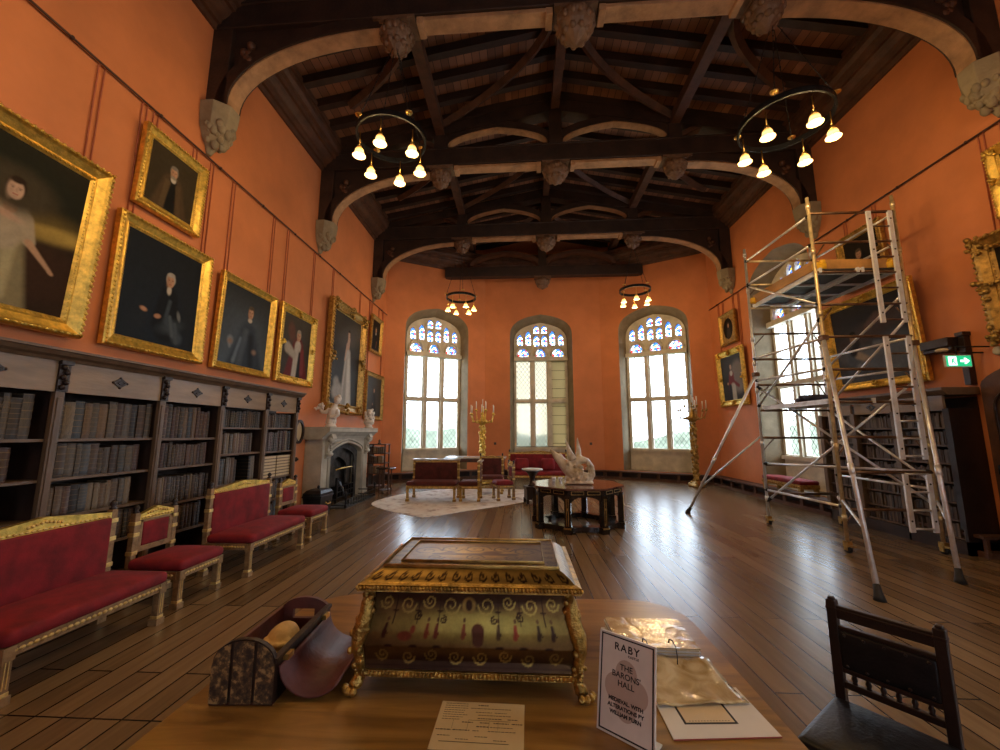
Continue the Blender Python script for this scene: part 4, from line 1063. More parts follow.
t = thing('side_chair', 'small red velvet gilt chair at the end of the left bookcase, beside the coal box', 'chair', (-3.77,6.95,0), 0, GS); make_seat(t, .60, .66, .54, zs=.43, crest=.965, framed=True)

# ------------------------------------------------------------------ group at the far end
GF = 'seats of the far sitting group'
t = thing('settee', 'maroon settee on the pale rug, left piece facing the camera', 'settee', (-2.33,10.85,.0095), -pi/2, GF); make_seat(t, 1.30, .72, zs=.44, crest=1.00, vel='velvet_dark', gilt='gilt_dull', gab=.0, fin=False)
b = MB(); b.box(-.39,-.28,-.66,.66,1.0,1.035); b.build('sheen_strip', M['marble_top'], t)  # pale strip stands in for window light on the back's top edge
t = thing('corner_chair', 'maroon corner chair on the pale rug abutting the right end of the maroon settee', 'chair', (-1.33,10.85,.0095), pi, GF); make_seat(t, .62, .56, zs=.44, crest=.99, vel='velvet_dark', gilt='gilt_dull', gab=.0, fin=False)
b = MB(); b.box(-.31,-.19,-.31,.31,.99,1.02); b.build('sheen_strip', M['marble_top'], t)  # same painted window sheen along the chair back
t = thing('armless_chair', 'high-backed dark red chair facing the camera, left of the centre window', 'chair', (-.90,12.15,.0095), -pi/2, GF); make_seat(t, .74, .62, zs=.45, crest=1.06, vel='velvet_dark', gilt='gilt_dull', gab=.02)
t = thing('side_chair', 'small bright red chair turned left, in front of the high-backed red chair', 'chair', (-.47,10.98,.0095), pi+.35, GF); make_seat(t, .52, .52, .46, zs=.44, crest=.98, framed=True)
t = thing('settee', 'long red settee under the centre window with two red cushions on it', 'settee', (.55,13.35,.0095), -pi/2, GF); make_seat(t, 1.95, .72, zs=.46, crest=1.16, gilt='gilt_dull')
for x, w_ in ((.02,'left'),(.86,'right')):
    b = MB(); b.rbox(-.22,.22,-.09,.09,-.19,.19,.085,0,4); o = b.build('cushion', M['velvet']); o.location = (x,13.25,.757); o.rotation_euler = (-.22,0,.1)
    tag(o, 'square red cushion at the %s end of the long settee under the centre window' % w_, 'cushion', 'red cushions')
# pale-topped table behind
t = thing('side_table', 'long table with a pale top behind the far seats, under the left end window', 'table', (-1.48,13.45,0))
MB().rbox(-.99,.99,-.45,.45,.93,.975,.012).build('tabletop', M['marble_top'], t)
b = MB(); b.box(-.93,.93,-.40,.40,.82,.93); b.build('apron', M['oak_mid'], t, .01)
for sx in (-1,1):
    for sy in (-1,1):
        b = MB(); b.lathe([(.05,0),(.04,.06),(.03,.12),(.045,.35),(.055,.6),(.04,.72),(.055,.82)], (sx*.87,sy*.34,0), 12); b.build('leg', M['oak_mid'], t)
# pedestal with round marble top
t = thing('pedestal_table', 'small round marble-topped pedestal table by the octagonal table', 'table', (.28,10.45,.0095), .2)
b = MB(); b.lathe([(.24,0),(.27,.015),(.27,.04),(.25,.05)], (0,0,.80), 28); b.build('tabletop', M['marble_top'], t)
b = MB(); b.lathe([(.13,.42),(.09,.46),(.06,.55),(.08,.66),(.14,.74),(.20,.80)], (0,0,0), 16); b.build('stem', M['oak_dark'], t)
b = MB(); b.box(-.20,.20,-.20,.20,.36,.42); b.box(-.18,.18,-.18,.18,.10,.36)
for sx in (-1,1):
    for sy in (-1,1): b.box(sx*.16-.035,sx*.16+.035,sy*.16-.035,sy*.16+.035,0,.12)
b.build('base', M['oak_dark'], t, .008)

# pale rug
def poly_smooth(pts, k=6):
    out = []; n = len(pts)
    for i in range(n):
        p0,p1,p2,p3 = [Vector(pts[(i+j-1)%n]) for j in range(4)]
        for q in range(k):
            s = q/k; out.append(tuple(.5*((2*p1)+(-p0+p2)*s+(2*p0-5*p1+4*p2-p3)*s*s+(-p0+3*p1-3*p2+p3)*s**3)))
    return out
rp_ = poly_smooth([(-3.75,10.2),(-3.1,9.35),(-2.3,8.75),(-1.95,8.65),(-1.2,9.4),(-.4,10.1),(.25,10.9),(.9,12.6),(-.5,13.0),(-2.2,12.9),(-3.1,12.2),(-3.6,11.3)])
b = MB(); b.slab(rp_, [], .008, Matrix.Translation((0,0,.001)))
tag(b.build('rug', M['rug']), 'pale patterned rug with an uneven edge under the far sitting group', 'rug')

# candelabra
def make_candelabrum(root, H, spread, dull=False):
    g = M['gilt_dull'] if dull else M['gilt']
    wob = lambda a,i: 1+.18*sin(3*a+i*1.3)
    b = MB(); b.lathe([(.20,.0),(.24,.03),(.20,.08),(.12,.13),(.08,.2)], (0,0,0), 24, wob=lambda a,i: 1+.25*cos(3*a))
    for k in range(3):
        a = 2*pi*k/3; b.ball((.24*cos(a),.24*sin(a),.06), .07, 0, 8); b.ball((.17*cos(a),.17*sin(a),.13), .06, 0, 6)
    b.build('base', g, root)
    b = MB(); n = 34; zs0 = .18; zt = H-.85
    b.lathe([(.055+.030*sin(i*.9)+.018*sin(i*2.3), zs0+(zt-zs0)*i/n) for i in range(n+1)], (0,0,0), 14, wob=wob)
    rn = random.Random(4)
    for k in range(46):
        z = zs0+(zt-zs0)*k/46; a = k*2.4; b.ball((.085*cos(a),.085*sin(a),z), rn.uniform(.035,.06), 0, 6, sc=(1,1,1.5))
    b.lathe([(.09,zt-.05),(.15,zt+.03),(.19,zt+.10),(.10,zt+.16),(.06,zt+.30),(.03,zt+.42)], (0,0,0), 18, wob=lambda a,i: 1+.12*sin(6*a))
    b.build('stem', g, root)
    for k in range(9):
        inner = k >= 6; a = 2*pi*k/6+.25 if not inner else 2*pi*(k-6)/3+.8; R = spread if not inner else spread*.5; zz = H-.52+(.0 if not inner else .14)
        b = MB(); b.tube([(.06*cos(a),.06*sin(a),zt+.12),(R*.45*cos(a),R*.45*sin(a),zt+.02),(R*.85*cos(a),R*.85*sin(a),zt+.10),(R*cos(a),R*sin(a),zz-.03)], [.022,.02,.018,.016], 6)
        b.lathe([(.015,-.04),(.055,.0),(.06,.012),(.025,.02),(.028,.05),(.02,.055)], (R*cos(a),R*sin(a),zz), 10)
        for q in (.35,.6,.85): b.ball((R*q*cos(a+.08),R*q*sin(a+.08),zt+.07), .035, 0, 6)
        ar_ = b.build('arm', g, root)
        b = MB(); b.tube([(R*cos(a),R*sin(a),zz+.05),(R*cos(a),R*sin(a),zz+.32)], .016, 8); b.build('candle', M['wax'], ar_)
    b = MB(); b.tube([(0,0,H-.45),(0,0,H-.25)], .02, 8); b.build('finial', g, root)
    b = MB(); b.tube([(0,0,H-.25),(0,0,H+.02)], .014, 8); b.build('candle', M['wax'], root)
t = thing('candelabrum', 'tall gilded standing candelabrum with white candles between the left and centre windows', 'candelabrum', (-1.36,14.25,0), .3, 'standing candelabra'); make_candelabrum(t, 2.93, .45)
t = thing('candelabrum', 'tall dull gilded standing candelabrum in the right corner by the right end window', 'candelabrum', (5.76,13.84,0), .1, 'standing candelabra'); make_candelabrum(t, 3.03, .45, True)

# ------------------------------------------------------------------ octagonal table and carved sculpture
OC = (1.08,8.16)
t = thing('octagonal_table', 'octagonal black and gilt table with a marble top standing on columns, mid-room', 'table', (*OC,0), .07)
def octo(r, off=pi/8): return [(r*cos(off+k*pi/4), r*sin(off+k*pi/4)) for k in range(8)]
Iz = Matrix.Identity(4)
b = MB(); b.slab(octo(.90), [], .03, Matrix.Translation((0,0,.745))); b.build('tabletop', M['porphyry'], t, .006)
b = MB()
for k in range(8):
    p, q = Vector((*octo(.855)[k],0)), Vector((*octo(.855)[(k+1)%8],0)); e = (q-p).normalized(); L = (q-p).length; inn = Vector((-e.y,e.x,0))
    arch = [(0,.745),(0,.50)]+[(L/2-(L/2-.06)*cos(pi*i/14), .50+.13*sin(pi*i/14)) for i in range(15)]+[(L,.50),(L,.745)]
    b.slab(arch[::-1], [], .03, frameM(p, e, (0,0,1), inn))
ap_ = b.build('apron', M['black_lacquer'], t)
for k in range(8):
    b = MB()
    p, q = Vector((*octo(.862)[k],0)), Vector((*octo(.862)[(k+1)%8],0)); e = (q-p).normalized(); L = (q-p).length; inn = Vector((-e.y,e.x,0)); T = frameM(p-inn*.004, e, (0,0,1), inn)
    for (u0,u1) in ((.07,L/2-.03),(L/2+.03,L-.07)): b.slab([(u0,.665),(u1,.665),(u1,.725),(u0,.725)], [[(u0+.008,.673),(u1-.008,.673),(u1-.008,.717),(u0+.008,.717)]], .006, T)
    b.build('gilt_panel_moulding', M['gilt_dull'], ap_)
for k in range(8):
    x, y = octo(.83)[k]; a = pi/8+k*pi/4; T = Matrix.Translation((x,y,0)) @ Matrix.Rotation(a,4,'Z')
    b = MB(); b.box(-.055,.045,-.055,.055,.10,.66,0,T); b.box(.045,.052,-.022,-.012,.14,.60,1,T); b.box(.045,.052,.012,.022,.14,.60,1,T); b.box(-.07,.06,-.07,.07,.0,.11,0,T); b.box(-.066,.066,-.066,.066,.085,.11,1,T); b.ball((.05,0,.42), .022, 1, 6, T)
    b.build('leg', [M['black_lacquer'], M['gilt_dull']], t)
b = MB(); ring = []
o8, i8 = octo(.83), octo(.62)
outer = []; inner_ = []
for k in range(8):
    p, q = Vector(o8[k]), Vector(o8[(k+1)%8]); m_ = (p+q)/2*.86
    for i in range(8):
        s = i/8; outer.append(tuple((1-s)**2*p+2*s*(1-s)*m_+s*s*q))
b.slab(outer, [[tuple(Vector(p)*.80) for p in outer]], .09, Matrix.Translation((0,0,.012))); b.build('plinth', M['black_lacquer'], t)

t = thing('carved_sculpture', 'pale ivory-like carving with an open pointed beak and two tall horns on the octagonal table', 'sculpture', (OC[0]+.02,OC[1]-.12,.792), 0)
b = MB()
def tb(pts, yr=1.0, n=12): b.tube([(p[0],p[2],p[1]) for p in pts], [p[3] for p in pts], n)
tb([(.06,.13,0,.15),(-.10,.20,0,.155),(-.24,.33,0,.115),(-.38,.48,0,.075),(-.53,.64,0,.02)])
tb([(-.24,.10,0,.09),(-.05,.09,0,.10),(.12,.10,0,.115),(.22,.10,0,.09)])
tb([(.18,.08,0,.10),(.27,.17,0,.07),(.26,.31,0,.06),(.18,.42,0,.06),(.05,.45,0,.09),(-.05,.38,0,.10),(.0,.27,0,.10)])
tb([(-.10,.46,-.05,.075),(-.17,.63,-.07,.045),(-.24,.85,-.09,.010)])
tb([(.02,.46,.05,.075),(.035,.62,.05,.045),(.01,.88,.04,.010)])
tb([(-.2,.33,.02,.06),(-.30,.50,.03,.03),(-.34,.58,.03,.012)])
for k in range(26):
    a = k*1.7; b.ball((.02+.24*cos(a)*(.4+.6*((k*37)%10)/10), -.10-.04*sin(k*2.2), .05+.40*((k*53)%17)/17), .035, 0, 6)
b.box(-.26,.28,-.13,.13,-.0,.03)
o = b.build('carving', M['bone'], t)
r = o.modifiers.new('Remesh','REMESH'); r.mode = 'VOXEL'; r.voxel_size = .016; r.use_smooth_shade = True
for (x,y,h,lab) in ((.66,8.42,.09,'left of the two small silver cups at the back of the octagonal table'),(.80,8.45,.08,'right of the two small silver cups at the back of the octagonal table')):
    b = MB(); b.lathe([(.03,0),(.036,.004),(.03,.012),(.034,.04),(.04,h),(.036,h),(.03,.03),(.02,.02)], (0,0,0), 16); o = b.build('silver_cup', M['alu']); o.location = (x,y,.777); tag(o, lab, 'cup', 'silver cups')

# ------------------------------------------------------------------ fireplace on the left wall
FPX, fy0, fy1 = -4.65, 9.30, 12.10
t = thing('stone_fireplace', 'grey stone fireplace with a pointed arch and deep mantel shelf on the left wall', 'fireplace', (0,0,0))
Tw = frameM((FPX,0,0),(0,1,0),(0,0,1),(-1,0,0)); dep = FPX-XL-.003
def fp_arch(h0, h1, zs, zt, n=12):
    c = (h0+h1)/2; h = (h1-h0)/2; out = []
    for i in range(n+1):
        x = -cos(pi*i/n); out.append((c+h*x, zs+(zt-zs)*(.62*sqrt(max(0,1-x*x))+.38*(1-abs(x)))))
    return out
def notch(y0, y1, ztop, a0, a1, zs, zt): return [(y0,0),(a0,0)]+fp_arch(a0,a1,zs,zt)+[(a1,0),(y1,0),(y1,ztop),(y0,ztop)]
b = MB(); b.slab(notch(fy0,fy1,1.64,9.70,11.62,1.22,1.50), [], dep, Tw); b.build('surround', M['stone_grey'], t, .012)
b = MB()
for (g, x0) in ((.0,.0),(.07,.03)):
    pts = [(FPX+.012-x0*.2, y, z) for (y,z) in [(9.70-.10+g,0.12),(9.70-.10+g,1.2)]+[(y+(-.10+g if y < 10.66 else .10-g)*abs(y-10.66)/.96, z+.09-g) for y,z in fp_arch(9.70,11.62,1.22,1.50)]+[(11.62+.10-g,1.2),(11.62+.10-g,.12)]]
    b.tube(pts, .028, 6)
b.build('arch_moulding', M['stone_grey'], t)
for y0, y1 in ((fy0,9.60),(11.74,fy1)):
    b = MB(); b.box(FPX-.02,FPX+.05,y0,y1,0,.14); b.box(FPX-.02,FPX+.025,y0+.03,y1-.03,.14,.18); b.build('pier_base', M['stone_grey'], t, .01)
b = MB(); pr = [(XL+.004,1.60),(FPX+.02,1.60),(FPX+.05,1.66),(FPX+.10,1.70),(FPX+.16,1.76),(FPX+.20,1.78),(FPX+.20,1.86),(FPX+.21,1.865),(FPX+.21,1.89),(XL+.004,1.89)]
b.prism(pr, fy1-fy0+.36, frameM((0,fy0-.10,0),(1,0,0),(0,0,1),(0,1,0))); b.build('mantel_shelf', M['stone_grey'], t)
for yc in (9.52,11.90):
    b = MB(); pts = [(FPX+.15,1.72),(FPX+.19,1.62),(FPX+.16,1.52),(FPX+.09,1.46),(FPX+.07,1.36),(FPX+.10,1.26),(FPX+.06,1.17),(FPX+.01,1.14)]
    b.prism([(FPX-.005,1.74)]+pts+[(FPX-.005,1.14)], .20, frameM((0,yc+.10,0),(1,0,0),(0,0,1),(0,-1,0)))
    for (x,z,r) in ((FPX+.12,1.58,.06),(FPX+.07,1.24,.045)):
        b.tube([(x,yc-.115,z),(x,yc+.115,z)], r, 12)
    for k in range(5): b.ball((FPX+.10-.01*k,yc+.03*((k%3)-1),1.46-.055*k), .035, 0, 6)
    b.build('scroll_bracket', M['stone_grey'], t)
b = MB(); b.box(XL+.004,XL+.03,9.7,11.7,0,1.60); b.build('fireback', M['iron_soot'], t)
b = MB(); b.slab(notch(9.66,11.66,1.54,9.90,11.44,1.08,1.36), [], .05, frameM((FPX-.12,0,0),(0,1,0),(0,0,1),(-1,0,0)))
b.slab(notch(9.80,11.52,1.40,10.14,11.20,.86,1.12), [], .04, frameM((FPX-.24,0,0),(0,1,0),(0,0,1),(-1,0,0))); b.build('iron_inset', M['iron_soot'], t)
b = MB(); b.tube([(FPX-.06,10.2,.82),(FPX-.03,10.35,.84),(FPX-.03,11.05,.84),(FPX-.06,11.2,.82)], .016, 8); b.build('brass_bar', M['brass'], t)
b = MB()
for k in range(6): b.box(FPX-.20,FPX-.02,10.25+.16*k,10.29+.16*k,.10,.40)
for z in (.12,.25,.39): b.box(FPX-.03,FPX-.005,10.2,11.2,z-.012,z+.012)
for y in (10.2,11.2): b.box(FPX-.05,FPX+.0,y-.03,y+.03,0,.62)
b.build('grate', M['iron'], t)
t = thing('hearth_fender', 'low black iron fender with corner posts standing before the fireplace', 'fender', (0,0,0))
b = MB(); b.box(FPX+.07,-4.06,9.45,11.35,.0,.03); b.build('hearth_slab', M['iron_soot'], t, .005)
b = MB(); P_ = [(FPX+.08,9.47),(-4.10,9.47),(-4.10,11.33),(FPX+.08,11.33)]
for z in (.08,.20):
    for k in range(3): b.bar((*P_[k],z),(*P_[k+1],z),.022,.022)
for k in range(13): b.bar((-4.10,9.47+1.86*k/12,.03),(-4.10,9.47+1.86*k/12,.20),.012,.012)
b.build('rail', M['iron'], t)
for x,y in P_[1:3]:
    b = MB(); b.lathe([(.035,0),(.02,.05),(.02,.26),(.035,.29),(.03,.33),(.012,.36)], (x,y,.03), 12); b.build('corner_post', M['iron'], t)
# fire tools leaning on the fender
for k,(y,z) in enumerate(((9.75,.62),(9.83,.58))):
    b = MB(); b.tube([(-4.17,y,.035),(-4.45,y+.05,z)], .010, 6); b.ball((-4.45,y+.05,z+.02), .025, 0, 8); o = b.build('fire_iron', M['iron'])
    tag(o, ['long dark fire iron leaning in the hearth, nearer the coal box','shorter fire iron leaning in the hearth, nearer the grate'][k], 'fire iron', 'fire irons')
# coal box
t = thing('coal_box', 'black lidded metal coal box on the floor between red chair and fireplace', 'coal box', (-4.42,8.78,0), 0)
t.scale = (1,.84,1.10)
b = MB(); vs = []
for z,s in ((.03,.84),(.36,1.0)): vs += [(-.20*s,-.34*s,z),(.20*s,-.34*s,z),(.20*s,.34*s,z),(-.20*s,.34*s,z)]
b.add(vs, [(0,3,2,1),(4,5,6,7)]+[(k,(k+1)%4,4+(k+1)%4,4+k) for k in range(4)]); b.box(-.215,.215,-.355,.355,.35,.385); b.build('body', M['bin'], t, .015)
b = MB(); vs = []
for z,s in ((.385,1.02),(.43,.98),(.48,.78),(.50,.5)): vs += [(-.20*s,-.34*s,z),(.20*s,-.34*s,z),(.20*s,.34*s,z),(-.20*s,.34*s,z)]
b.add(vs, [(4*i+k,4*i+(k+1)%4,4*i+4+(k+1)%4,4*i+4+k) for i in range(3) for k in range(4)]+[(12,13,14,15)]); b.ball((0,0,.53), .035); b.tube([(0,0,.49),(0,0,.53)], .015, 6); b.build('lid', M['bin'], t, .012)
for sx in (-1,1):
    for sy in (-1,1):
        b = MB(); b.ball((sx*.15,sy*.26,.025), .028); b.build('foot', M['bin'], t)
b = MB(); b.tube([(.21,-.1,.26),(.25,-.09,.22),(.25,.09,.22),(.21,.1,.26)], .012, 6); b.build('handle', M['brass'], t)
# wall plaque and bell push
b = MB(); n = 30; b.slab([(.19*cos(2*pi*k/n),.27*sin(2*pi*k/n)) for k in range(n)], [[(.14*cos(2*pi*k/n),.215*sin(2*pi*k/n)) for k in range(n)]], .07, frameM((XL+.003,8.92,1.78),(0,1,0),(0,0,1),(1,0,0)))
t = b.build('oval_frame', M['oak_dark'], None, .01); tag(t, 'dark oval wooden frame on the left wall behind the bookcase end', 'oval frame')
b = MB(); b.slab([(.145*cos(2*pi*k/n),.22*sin(2*pi*k/n)) for k in range(n)], [], .03, frameM((XL+.004,8.92,1.78),(0,1,0),(0,0,1),(1,0,0))); b.build('backing', M['card_cream'], t)
b = MB(); b.lathe([(.05,0),(.05,.02),(.03,.035),(.02,.06)], (0,0,0), 14); o = b.build('bell_push', M['oak_dark']); o.matrix_world = Matrix.Translation((XL+.003,8.95,1.16)) @ Matrix.Rotation(pi/2,4,'Y'); tag(o, 'small round dark bell push on the left wall below the oval frame', 'bell push')
# marble sculptures on the mantel
def remesh(o, v=.012):
    r = o.modifiers.new('Remesh','REMESH'); r.mode = 'VOXEL'; r.voxel_size = v; r.use_smooth_shade = True
t = thing('marble_figure', 'white marble half-length figure with an arm out holding blossoms, left on the mantel shelf', 'sculpture', (-4.66,9.66,1.897))
b = MB(); b.lathe([(.13,0),(.14,.02),(.11,.05),(.12,.09)], (0,0,0), 16); b.build('socle', M['marble'], t)
b = MB(); b.tube([(0,0,.07),(.01,0,.18),(.03,0,.30),(.05,0,.42),(.08,0,.50),(.10,0,.56)], [.13,.115,.12,.13,.075,.05], 14, flat=.75)
b.ball((.13,-.01,.655), .085, 0, 12, sc=(.88,1,1.15)); b.ball((.16,-.075,.645), .03, 0, 8); b.ball((.13,.04,.70), .085, 0, 10); b.ball((.17,.0,.745), .05, 0, 8)
b.tube([(-.03,-.02,.43),(-.12,-.05,.36),(-.19,-.08,.36),(-.24,-.09,.40)], [.06,.05,.038,.03], 10)
b.tube([(.14,0,.42),(.19,-.04,.30),(.12,-.10,.22),(.02,-.12,.24)], [.055,.05,.04,.03], 10)
for k in range(12): b.tube([(.12*cos(k*.52),.09*sin(k*.52),.08),(.10*cos(k*.52+.3)+.02,.09*sin(k*.52+.3),.30)], .018, 6)
o = b.build('figure', M['marble'], t); remesh(o)
b = MB(); rn = random.Random(2)
for k in range(22): b.ball((-.26+rn.uniform(-.09,.09), -.09+rn.uniform(-.07,.07), .45+rn.uniform(-.10,.12)), rn.uniform(.022,.038), 0, 6)
b.build('blossoms', M['marble'], t)
t = thing('marble_bust', 'white marble bust with a long curled wig, right on the mantel shelf', 'sculpture', (-4.58,11.93,1.897))
b = MB(); b.lathe([(.12,0),(.13,.02),(.09,.06),(.11,.12)], (0,0,0), 16); b.build('socle', M['marble'], t)
b = MB(); b.tube([(0,0,.10),(0,0,.18),(0,0,.26),(.01,0,.34)], [.13,.17,.12,.06], 14, flat=.7); b.ball((.02,-.02,.44), .095, 0, 12, sc=(.9,1,1.2)); b.ball((.05,-.115,.43), .025, 0, 8)
rn = random.Random(8)
for k in range(46):
    a = rn.uniform(0,2*pi); z = rn.uniform(.24,.56); rr = .115 if z < .50 else .07
    if sin(a) < -.75 and .36 < z < .5: continue
    b.ball((rr*cos(a)*1.1, rr*sin(a)*1.0+.02, z), rn.uniform(.028,.045), 0, 6)
o = b.build('bust', M['marble'], t); remesh(o)
# etagere with books and the small table before it
t = thing('etagere', 'narrow open shelf stand with books right of the fireplace', 'shelf stand', (-4.52,12.75,0))
for sx in (-1,1):
    for sy in (-1,1):
        b = MB(); b.box(sx*.26-.02,sx*.26+.02,sy*.20-.02,sy*.20+.02,0,1.40); b.build('post', M['oak_mid'], t)
for z in (.12,.50,.82,1.12,1.40):
    b = MB(); b.box(-.30,.30,-.24,.24,z-.02,z+.005); b.build('shelf', M['oak_mid'], t)
b = MB(); b.lathe([(.05,0),(.06,.03),(.02,.05),(.045,.09),(.01,.14)], (0,0,1.405), 10); b.build('finial', M['oak_mid'], t)
b = MB(); b.box(-.285,-.27,-.2,.2,.12,1.4); b.build('side_panel', M['oak_dark'], t)
k = 0
for z,hh in ((.506,.24),(.826,.22),(1.126,.21)):
    x = -.235
    while x < .165:
        w = rb.uniform(.05,.075); b = MB(); h = hh*rb.uniform(.85,1); b.rbox(0,w-.003,-.15,.08,0,h,.012,0,1); b.box(.006,w-.009,.0,.082,.006,h-.006,1)
        o = b.build('book', [M['book'],M['paper']]); o.location = (-4.52+x,12.70,z); nm, c = PAL[rb.choice([1,5,0,4])]; o.color = (*c,1)
        tag(o, '%s book, %s along the %s shelf of the narrow stand by the fireplace' % (nm, ORD[int((x+.24)/.055)], {.506:'lower',.826:'middle',1.126:'upper'}[z]), 'book', 'books on the narrow shelf stand'); x += w
t = thing('occasional_table', 'small round-topped dark table standing in front of the narrow shelf stand', 'table', (-4.00,11.92,0))
b = MB(); b.lathe([(.27,0),(.29,.012),(.29,.03),(.27,.04)], (0,0,.70), 26); b.build('tabletop', M['black_lacquer'], t)
for k in range(4):
    a = pi/4+k*pi/2; b = MB(); b.lathe([(.022,0),(.018,.1),(.026,.35),(.018,.55),(.024,.70)], (.19*cos(a),.19*sin(a),0), 10); b.build('leg', M['oak_mid'], t)
b = MB(); b.box(-.17,.17,-.17,.17,.09,.115); b.build('lower_shelf', M['oak_mid'], t)
# tiny sockets either side of the centre window
for x, s in ((-1.05,'left'),(2.80,'right')):
    b = MB(); b.box(x-.05,x+.05,YE-.03,YE-.003,1.28,1.38); o = b.build('wall_socket', M['socket'], None, .006); tag(o, 'tiny dark wall socket on the end wall, %s of the centre window' % s, 'socket', 'end wall sockets')

# ------------------------------------------------------------------ scaffold tower
ax, bx, ny, fy = 4.82, 6.17, 6.48, 8.30
t = thing('scaffold_tower', 'tall aluminium scaffold tower on castors with outriggers, right side of the hall', 'scaffold', (0,0,0))
PST = {'A':(ax,ny),'B':(bx,ny),'C':(ax-.05,fy),'D':(bx-.05,fy)}
for k,(x,y) in PST.items():
    zt = 5.66 if k in 'AB' else 5.62
    b = MB(); b.tube([(x,y,.16),(x,y,zt)], .0255, 10)
    for z in (.50,1.55,2.6,3.15,3.65,4.7,5.5): b.tube([(x,y,z-.045),(x,y,z+.045)], .034, 10)
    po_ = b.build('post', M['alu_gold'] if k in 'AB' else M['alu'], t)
    c = MB(); c.tube([(x-.022,y,.065),(x+.022,y,.065)], .062, 16); c.build('castor_wheel', M['rubber'], po_)
    c = MB(); c.box(x-.035,x+.035,y-.045,y+.045,.09,.17); c.box(x-.04,x-.028,y-.03,y+.03,.04,.13); c.box(x+.028,x+.04,y-.03,y+.03,.04,.13); c.box(x-.03,x+.03,y-.12,y-.04,.10,.125); c.build('castor_fork', M['gilt_dull'], po_)
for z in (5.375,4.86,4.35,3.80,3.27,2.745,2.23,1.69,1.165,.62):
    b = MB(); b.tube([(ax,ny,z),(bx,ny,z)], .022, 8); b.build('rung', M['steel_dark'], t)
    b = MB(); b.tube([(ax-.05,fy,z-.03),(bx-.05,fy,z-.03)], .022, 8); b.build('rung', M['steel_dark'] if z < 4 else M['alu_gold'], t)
# short corner stays of the frames
for z in (4.60,3.52,2.47,1.42,.42):
    for (x,sg) in ((ax,1),(bx,-1)):
        for yy in (ny,fy):
            b = MB(); b.tube([(x-(.05 if yy == fy else 0),yy,z-.02),(x+sg*.18,yy,z+.22)], .012, 6); b.build('frame_stay', M['steel_dark'], t)
# ladder built into the near frame
for (z0,z1) in ((3.48,5.37),(1.36,3.26),(.31,1.15)):
    for x in (5.73,6.06-.0):
        b = MB(); b.box(x-.034,x+.034,ny-.055,ny-.025,z0,z1)
        z = z0+.16
        while z < z1: b.tube([(x,ny-.058,z),(x,ny-.050,z)], .014, 8, 1); z += .53
        b.build('ladder_stile', [M['alu_flat'], M['iron']], t)
    z = z0+.05
    while z < z1:
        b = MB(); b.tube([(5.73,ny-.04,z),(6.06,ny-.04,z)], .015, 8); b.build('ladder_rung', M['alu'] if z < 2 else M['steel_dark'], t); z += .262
def tubep(a, c, r=.021, nm='brace', m='alu'):
    b = MB(); b.tube([a,c], r, 8); tb_ = b.build(nm, M[m], t)
    for p,q in ((a,c),(c,a)):
        e = Vector(p).lerp(Vector(q), .03); g = MB(); g.tube([p, e], r*1.45, 8); g.build('brace_claw', M['iron'], tb_)
A3 = lambda k,z: (*PST[k],z)
for (k1,k2) in (('A','C'),('B','D')):
    tubep(A3(k1,5.34),A3(k2,5.34),nm='guard_rail'); tubep(A3(k1,4.83),A3(k2,4.83),nm='guard_rail')
    tubep(A3(k1,3.25),A3(k2,3.25)); tubep(A3(k1,2.76),A3(k2,2.80))
tubep(A3('C',4.80),A3('A',3.80)); tubep(A3('A',3.58),A3('C',2.28)); tubep(A3('B',3.6),A3('D',2.3)); tubep(A3('D',2.2),A3('B',1.0))
tubep(A3('C',2.68),A3('B',.66)); tubep(A3('C',.45),A3('B',2.60)); tubep(A3('C',1.16),A3('B',1.18)); tubep(A3('C',.66),A3('A',.66)); tubep(A3('D',.95),A3('B',.92)); tubep(A3('D',3.0),A3('B',4.0))
# decks
for (x0,x1,z) in ((ax+.04,ax+.66,4.385),(ax+.70,bx-.06,4.385),(ax+.04,ax+.64,2.265)):
    b = MB(); b.box(x0+.03,x1-.03,ny-.0,fy+.0,z,z+.022); b.build('deck_board', M['ply'], t)
    b = MB()
    for x in (x0,x1-.035): b.box(x,x+.035,ny-.04,fy+.04,z-.055,z+.025)
    for q in range(4): b.box(x0,x1,ny+.1+q*.54,ny+.14+q*.54,z-.03,z)
    b.build('deck_frame', M['alu_flat'], t)
for (x0,x1,y0,y1) in ((ax+.02,ax+.045,ny+.03,fy-.03),(bx-.11,bx-.085,ny+.03,fy-.03),(ax+.05,bx-.12,ny+.035,ny+.06),(ax+.05,bx-.12,fy-.06,fy-.035)):
    b = MB(); b.box(x0,x1,y0,y1,4.41,4.58); b.build('toe_board', M['toeboard'], t)
for k,(x,y) in PST.items():
    b = MB(); sx = 1 if k in 'AC' else -1; sy = 1 if k in 'AB' else -1
    b.rbox(x+sx*.10-.10,x+sx*.10+.10,y+sy*.05-.06,y+sy*.05+.04,4.40,4.53,.035,0,2); b.rbox(x+sx*.14-.04,x+sx*.14+.04,y+sy*.05-.07,y+sy*.05+.05,4.49,4.57,.03,0,2); b.build('corner_clip', M['yellow'], t)
